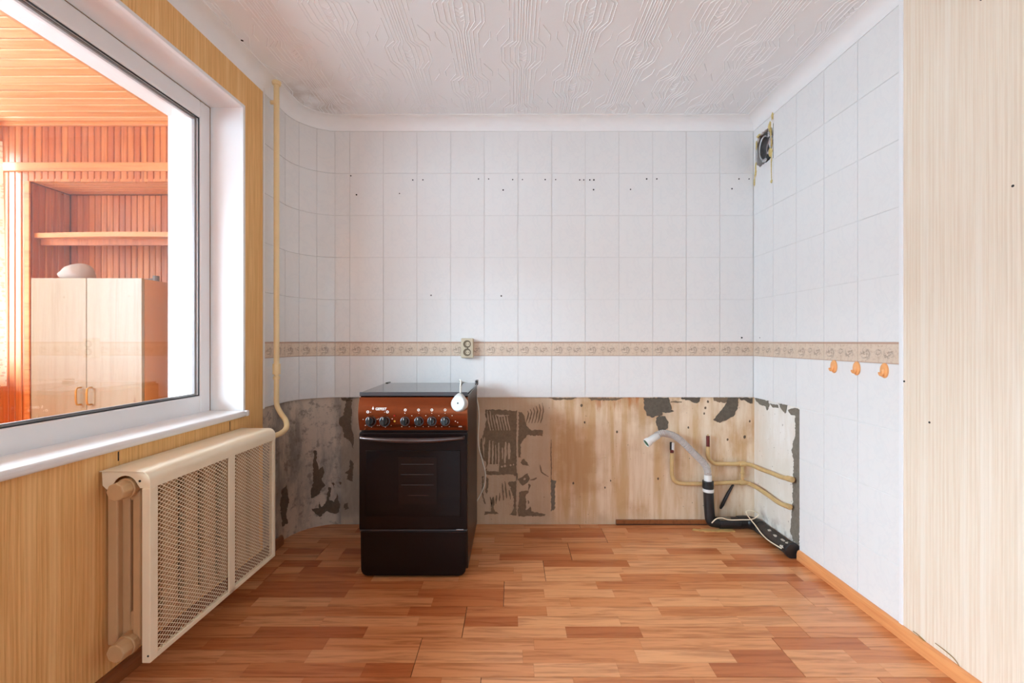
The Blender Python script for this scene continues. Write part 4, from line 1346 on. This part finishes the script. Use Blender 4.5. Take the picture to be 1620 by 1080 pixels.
# ------------------------------------------------------------------ coat hooks
OR = plain('orange_plastic_hook', srgb(240, 172, 110), .3, var=.1, nscale=30)
labs = ['orange plastic hook on the right wall, farthest from the wallpaper', 'orange plastic hook on the right wall, middle one of the three', 'orange plastic hook on the right wall, nearest to the wallpaper']
hk_me = {}
def hook(px, py, label):
    d = F * XR / (px - 810)
    h = empty('wall_hook', (XR - .0004, d, CH - (py - 540) / F * d))
    tag(h, label, 'hook', 'orange hooks on the right wall')
    if not hk_me:
        n = 24
        m = MB()
        for sc, xx in ((1, 0), (1, -.003), (.90, -.006), (.5, -.0075)):
            m.v += [(xx, .0185 * sc * math.cos(2 * PI * k / n), .029 * sc * math.sin(2 * PI * k / n)) for k in range(n)]
        for a in range(3):
            m.f += [(a * n + k, a * n + (k + 1) % n, (a + 1) * n + (k + 1) % n, (a + 1) * n + k) for k in range(n)]
        m.f += [tuple(range(n)), tuple(3 * n + k for k in range(n))]
        hk_me['plate'] = m.mesh('back_plate'); hk_me['plate'].materials.append(OR)
        m = MB().tube([(-.004, 0, .004), (-.008, 0, -.008), (-.013, 0, -.016), (-.019, 0, -.014), (-.021, 0, -.006)], [.007, .0065, .006, .005, .005], 10)
        hk_me['prong'] = m.mesh('prong'); hk_me['prong'].materials.append(OR)
    link('back_plate', hk_me['plate'], OR, h, smooth=True)
    link('prong', hk_me['prong'], OR, h, smooth=True)
for (px, py), lb in zip(((1320, 579.5), (1356, 582.5), (1400, 586)), labs): hook(px, py, lb)

# ------------------------------------------------------------------ plumbing
YP = YB + .013                        # plaster face
BRASS = plain('tarnished_cream_pipe', srgb(206, 174, 122), .4, .1, var=.25, nscale=26)
REDP = plain('dark_red_cap', srgb(96, 26, 20), .5)
BLK = plain('black_plastic_pipe', (.014, .013, .014), .4, var=.4, nscale=20)
DIRT = plain('dusty_black_pipe', srgb(58, 50, 44), .85, var=.6, nscale=45)
HOSE = plain('grey_corrugated_hose', srgb(186, 176, 170), .5, var=.1, nscale=30)
WH = plain('white_pipe_plastic', (.80, .79, .77), .4, var=.04)
XP = XR + .012
def onr(px, py, off):
    """point in front of the bare right wall"""
    X = XP - off
    d = F * X / (px - 810)
    return (X, d, CH - (py - 540) / F * d)
d1 = YP - .030
up = empty('water_pipe'); tag(up, 'upper cream water pipe with dark red capped end', 'pipe')
MB().tube([at(1120, 706, d1), at(1120, 718, d1), at(1122, 726, d1), at(1130, 732.5, d1), at(1142, 733.5, d1), at(1160, 733.5, d1), at(1178, 733.5, d1), at(1190, 736, d1 - .012), onr(1201, 741, .040), onr(1220, 748, .030), onr(1235, 754, .030), onr(1249, 757.5, .028)], .0118, 12).build('pipe_run', BRASS, up, smooth=True)
MB().cyl(at(1120, 707, d1), at(1120, 689, d1), .010, n=12).build('red_cap', REDP, up, .002)
MB().cyl(at(1120, 690, d1), at(1120, 687, d1), .005, n=10).build('cap_tip', BRASS, up)
MB().cyl(at(1170, 733.5, d1), at(1179, 733.5, d1), .0155, n=14).build('tee_collar', BRASS, up, .002)
a_, b_ = Vector(onr(1246, 756.5, .029)), Vector(onr(1253.5, 758.5, .028))
MB().cyl(a_, b_, .0150, n=14).build('end_nut', BRASS, up, .002)
lp = empty('water_pipe'); tag(lp, 'lower cream water pipe with white valve end', 'pipe')
MB().tube([at(1063, 716, d1), at(1063, 735, d1), at(1063.5, 752, d1), at(1068, 761, d1), at(1078, 764.5, d1), at(1100, 765, d1), at(1130, 764.5, d1), at(1155, 763, d1), at(1176, 763, d1), at(1188, 766, d1 - .012), onr(1200, 773, .040), onr(1215, 783, .030), onr(1232, 795, .030), onr(1247, 801, .028)], .0118, 12).build('pipe_run', BRASS, lp, smooth=True)
MB().cyl(at(1063, 719, d1), at(1063, 711, d1), .0105, n=12).build('red_cap', REDP, lp, .002)
MB().cyl(at(1064.5, 712, d1), at(1064.5, 700, d1), .0085, n=12).build('valve_stem', WH, lp, .002)
MB().cyl(at(1061.5, 712, d1 + .004), at(1061.5, 699, d1 + .004), .007, n=12).build('valve_body', BLK, lp, .002)
MB().cyl(at(1170, 763, d1), at(1179, 763, d1), .0155, n=14).build('tee_collar', BRASS, lp, .002)
MB().cyl(at(1174.5, 761, d1), at(1174.5, 737, d1), .0085, n=10).build('link_pipe', BRASS, lp)
MB().cyl(at(1172, 748, d1), at(1177, 748, d1), .009, n=10).build('link_clip', BRASS, lp)
a_, b_ = Vector(onr(1243.5, 799.5, .029)), Vector(onr(1250, 802, .028))
MB().cyl(a_, b_, .0140, n=14).build('end_nut', BRASS, lp, .002)
lv = MB().tube([at(1160, 766, YP - .004), at(1152, 780, YP - .010), at(1143, 798, YP - .012), at(1140, 804, YP - .004)], [.006, .009, .010, .006], 10, smooth=False).build('pipe_bracket', BLK, smooth=True)
tag(lv, 'short black pipe bracket slanting down under the water pipes', 'bracket')

# corrugated drain hose
dh = empty('drain_hose'); tag(dh, 'grey corrugated drain hose with white open end', 'hose')
dz = YP - .075
cen = [at(1037, 689, dz - .01), at(1047, 685, dz - .01), at(1058, 686.5, dz), at(1068, 690, dz), at(1080, 699, dz), at(1092, 711, dz), at(1104, 723, dz), at(1113, 732, dz), at(1118.5, 741, dz + .005), at(1120, 752, dz + .01), at(1120, 757, dz + .01)]
pv = [Vector(p) for p in cen]
dense = []
for i in range(len(pv) - 1):
    p0 = pv[max(i - 1, 0)]; p1 = pv[i]; p2 = pv[i + 1]; p3 = pv[min(i + 2, len(pv) - 1)]
    for k in range(18):
        t = k / 18
        dense.append(.5 * (2 * p1 + (p2 - p0) * t + (2 * p0 - 5 * p1 + 4 * p2 - p3) * t * t + (3 * p1 - p0 - 3 * p2 + p3) * t ** 3))
dense.append(pv[-1])
L, rr = 0.0, []
for i, p in enumerate(dense):
    if i: L += (p - dense[i - 1]).length
    rr.append(.0185 + .0022 * math.sin(L * 2 * PI / .0085))
MB().tube(dense, rr, 16, smooth=False).build('corrugated_tube', HOSE, dh, smooth=True)
m = MB()
A_, B_ = Vector(at(1041, 688, dz - .012)), Vector(at(1022, 701, dz - .03))
m.tube([A_, A_ + (B_ - A_) * .75, A_ + (B_ - A_) * .76, B_], [.020, .021, .025, .025], 20, cap=False, smooth=False)
e_ = m.build('open_end', WH, dh, smooth=True)
md = e_.modifiers.new('thick', 'SOLIDIFY'); md.thickness = .003
MB().tube([A_ + (B_ - A_) * .90, A_ + (B_ - A_) * .96], [.0215, .0215], 18, smooth=False).build('green_seal', plain('green_rubber_seal', srgb(52, 110, 84), .6), dh)
MB().cyl(at(1120, 751, dz + .01), at(1120, 763, dz + .01), .0215, .023, n=20).build('white_collar', WH, dh, .002)

# black soil pipe along the floor
sp = empty('soil_pipe'); tag(sp, 'black plastic waste pipe running along the floor into the corner', 'pipe')
ds = dz + .01
vert = [at(1120.5, 765, ds), at(1121, 785, ds), at(1122, 805, ds), at(1124, 822, ds)]
vert.append((vert[-1][0] + .018, ds, .040))
vert.append((vert[-1][0] + .05, ds, .034))
MB().tube(vert, [.0285, .0285, .0285, .029, .030, .031], 18).build('vertical_pipe', BLK, sp, smooth=True)
MB().cyl(at(1120, 760, ds), at(1120, 772, ds), .0315, n=20).build('rubber_collar', BLK, sp, .004)
MB().cyl(at(1120.5, 772.5, ds), at(1120.5, 777.5, ds), .0312, n=20).build('white_ring', WH, sp, .002)
hx0 = vert[-1][0]
MB().cyl((hx0 - .02, ds, .034), (XP - .10, ds, .034), .033, n=18).build('floor_pipe', BLK, sp, .003)
MB().tube([(XP - .13, ds, .036), (XP - .075, ds, .038), (XP - .045, ds - .035, .038), (XP - .042, ds - .08, .037)], .036, 18).build('elbow', BLK, sp, smooth=True)
MB().tube([(XP - .042, ds - .07, .036), (XP - .038, 2.40, .036), (XP - .036, TB + .012, .036)], .034, 18, smooth=False).build('wall_pipe', DIRT, sp, smooth=True)
MB().cyl((XP - .036, TB + .035, .037), (XP - .036, TB + .008, .037), .040, n=18).build('pipe_socket', BLK, sp, .004)
blob((hx0 + .01, ds - .01, .062), .022, 91, 'debris', plain('grey_debris', srgb(110, 100, 84), .9, var=.5, nscale=60), sp, (1.6, .8, .5))
for i, (x, y, z) in enumerate([(XP - .05, 2.42, .066), (XP - .055, 2.36, .064), (XP - .05, 2.30, .066), (XP - .072, 2.27, .048), (XP - .05, 2.26, .070)]):
    blob((x, y, z), .008, 60 + i, 'debris', plain('pale_rubble', srgb(190, 180, 166), .9, var=.3), sp, (1.3, 1.6, .5))

# thin white cable looping down from the corner
cb = lambda px, py: at(px, py, F * (XP - .087) / (px - 810))
ca = MB().tube([at(1126, 827, 2.556), at(1133, 820.5, 2.556), at(1142, 819, 2.556), at(1153, 822, 2.556), at(1172, 822, 2.556), at(1190, 821, 2.556), at(1199.5, 815, 2.55), at(1198, 810.5, 2.55), at(1188, 807.5, 2.55), at(1181, 808.5, 2.55), at(1181.5, 813, 2.545), cb(1188, 822), cb(1196, 832), cb(1204, 843), cb(1214, 853), cb(1224, 860), cb(1236, 867)], .0032, 8).build('cable', plain('white_cable', srgb(236, 218, 190), .5), smooth=True)
tag(ca, 'thin white cable looping out of the corner along the black pipe', 'cable')
fl = MB()
fl.prism(jag([(1.04, 2.572), (1.10, 2.560), (1.20, 2.552), (1.28, 2.560), (1.27, 2.580), (1.05, 2.584)], .004, .02, 3), lambda a, b_: (a, b_, .0002), lambda a, b_: (a, b_, .006))
ts = fl.build('broken_lath', plain('yellowed_lath', srgb(190, 150, 90), .8, var=.3, nscale=30))
tag(ts, 'broken yellowed lath lying under the black waste pipe', 'lath')
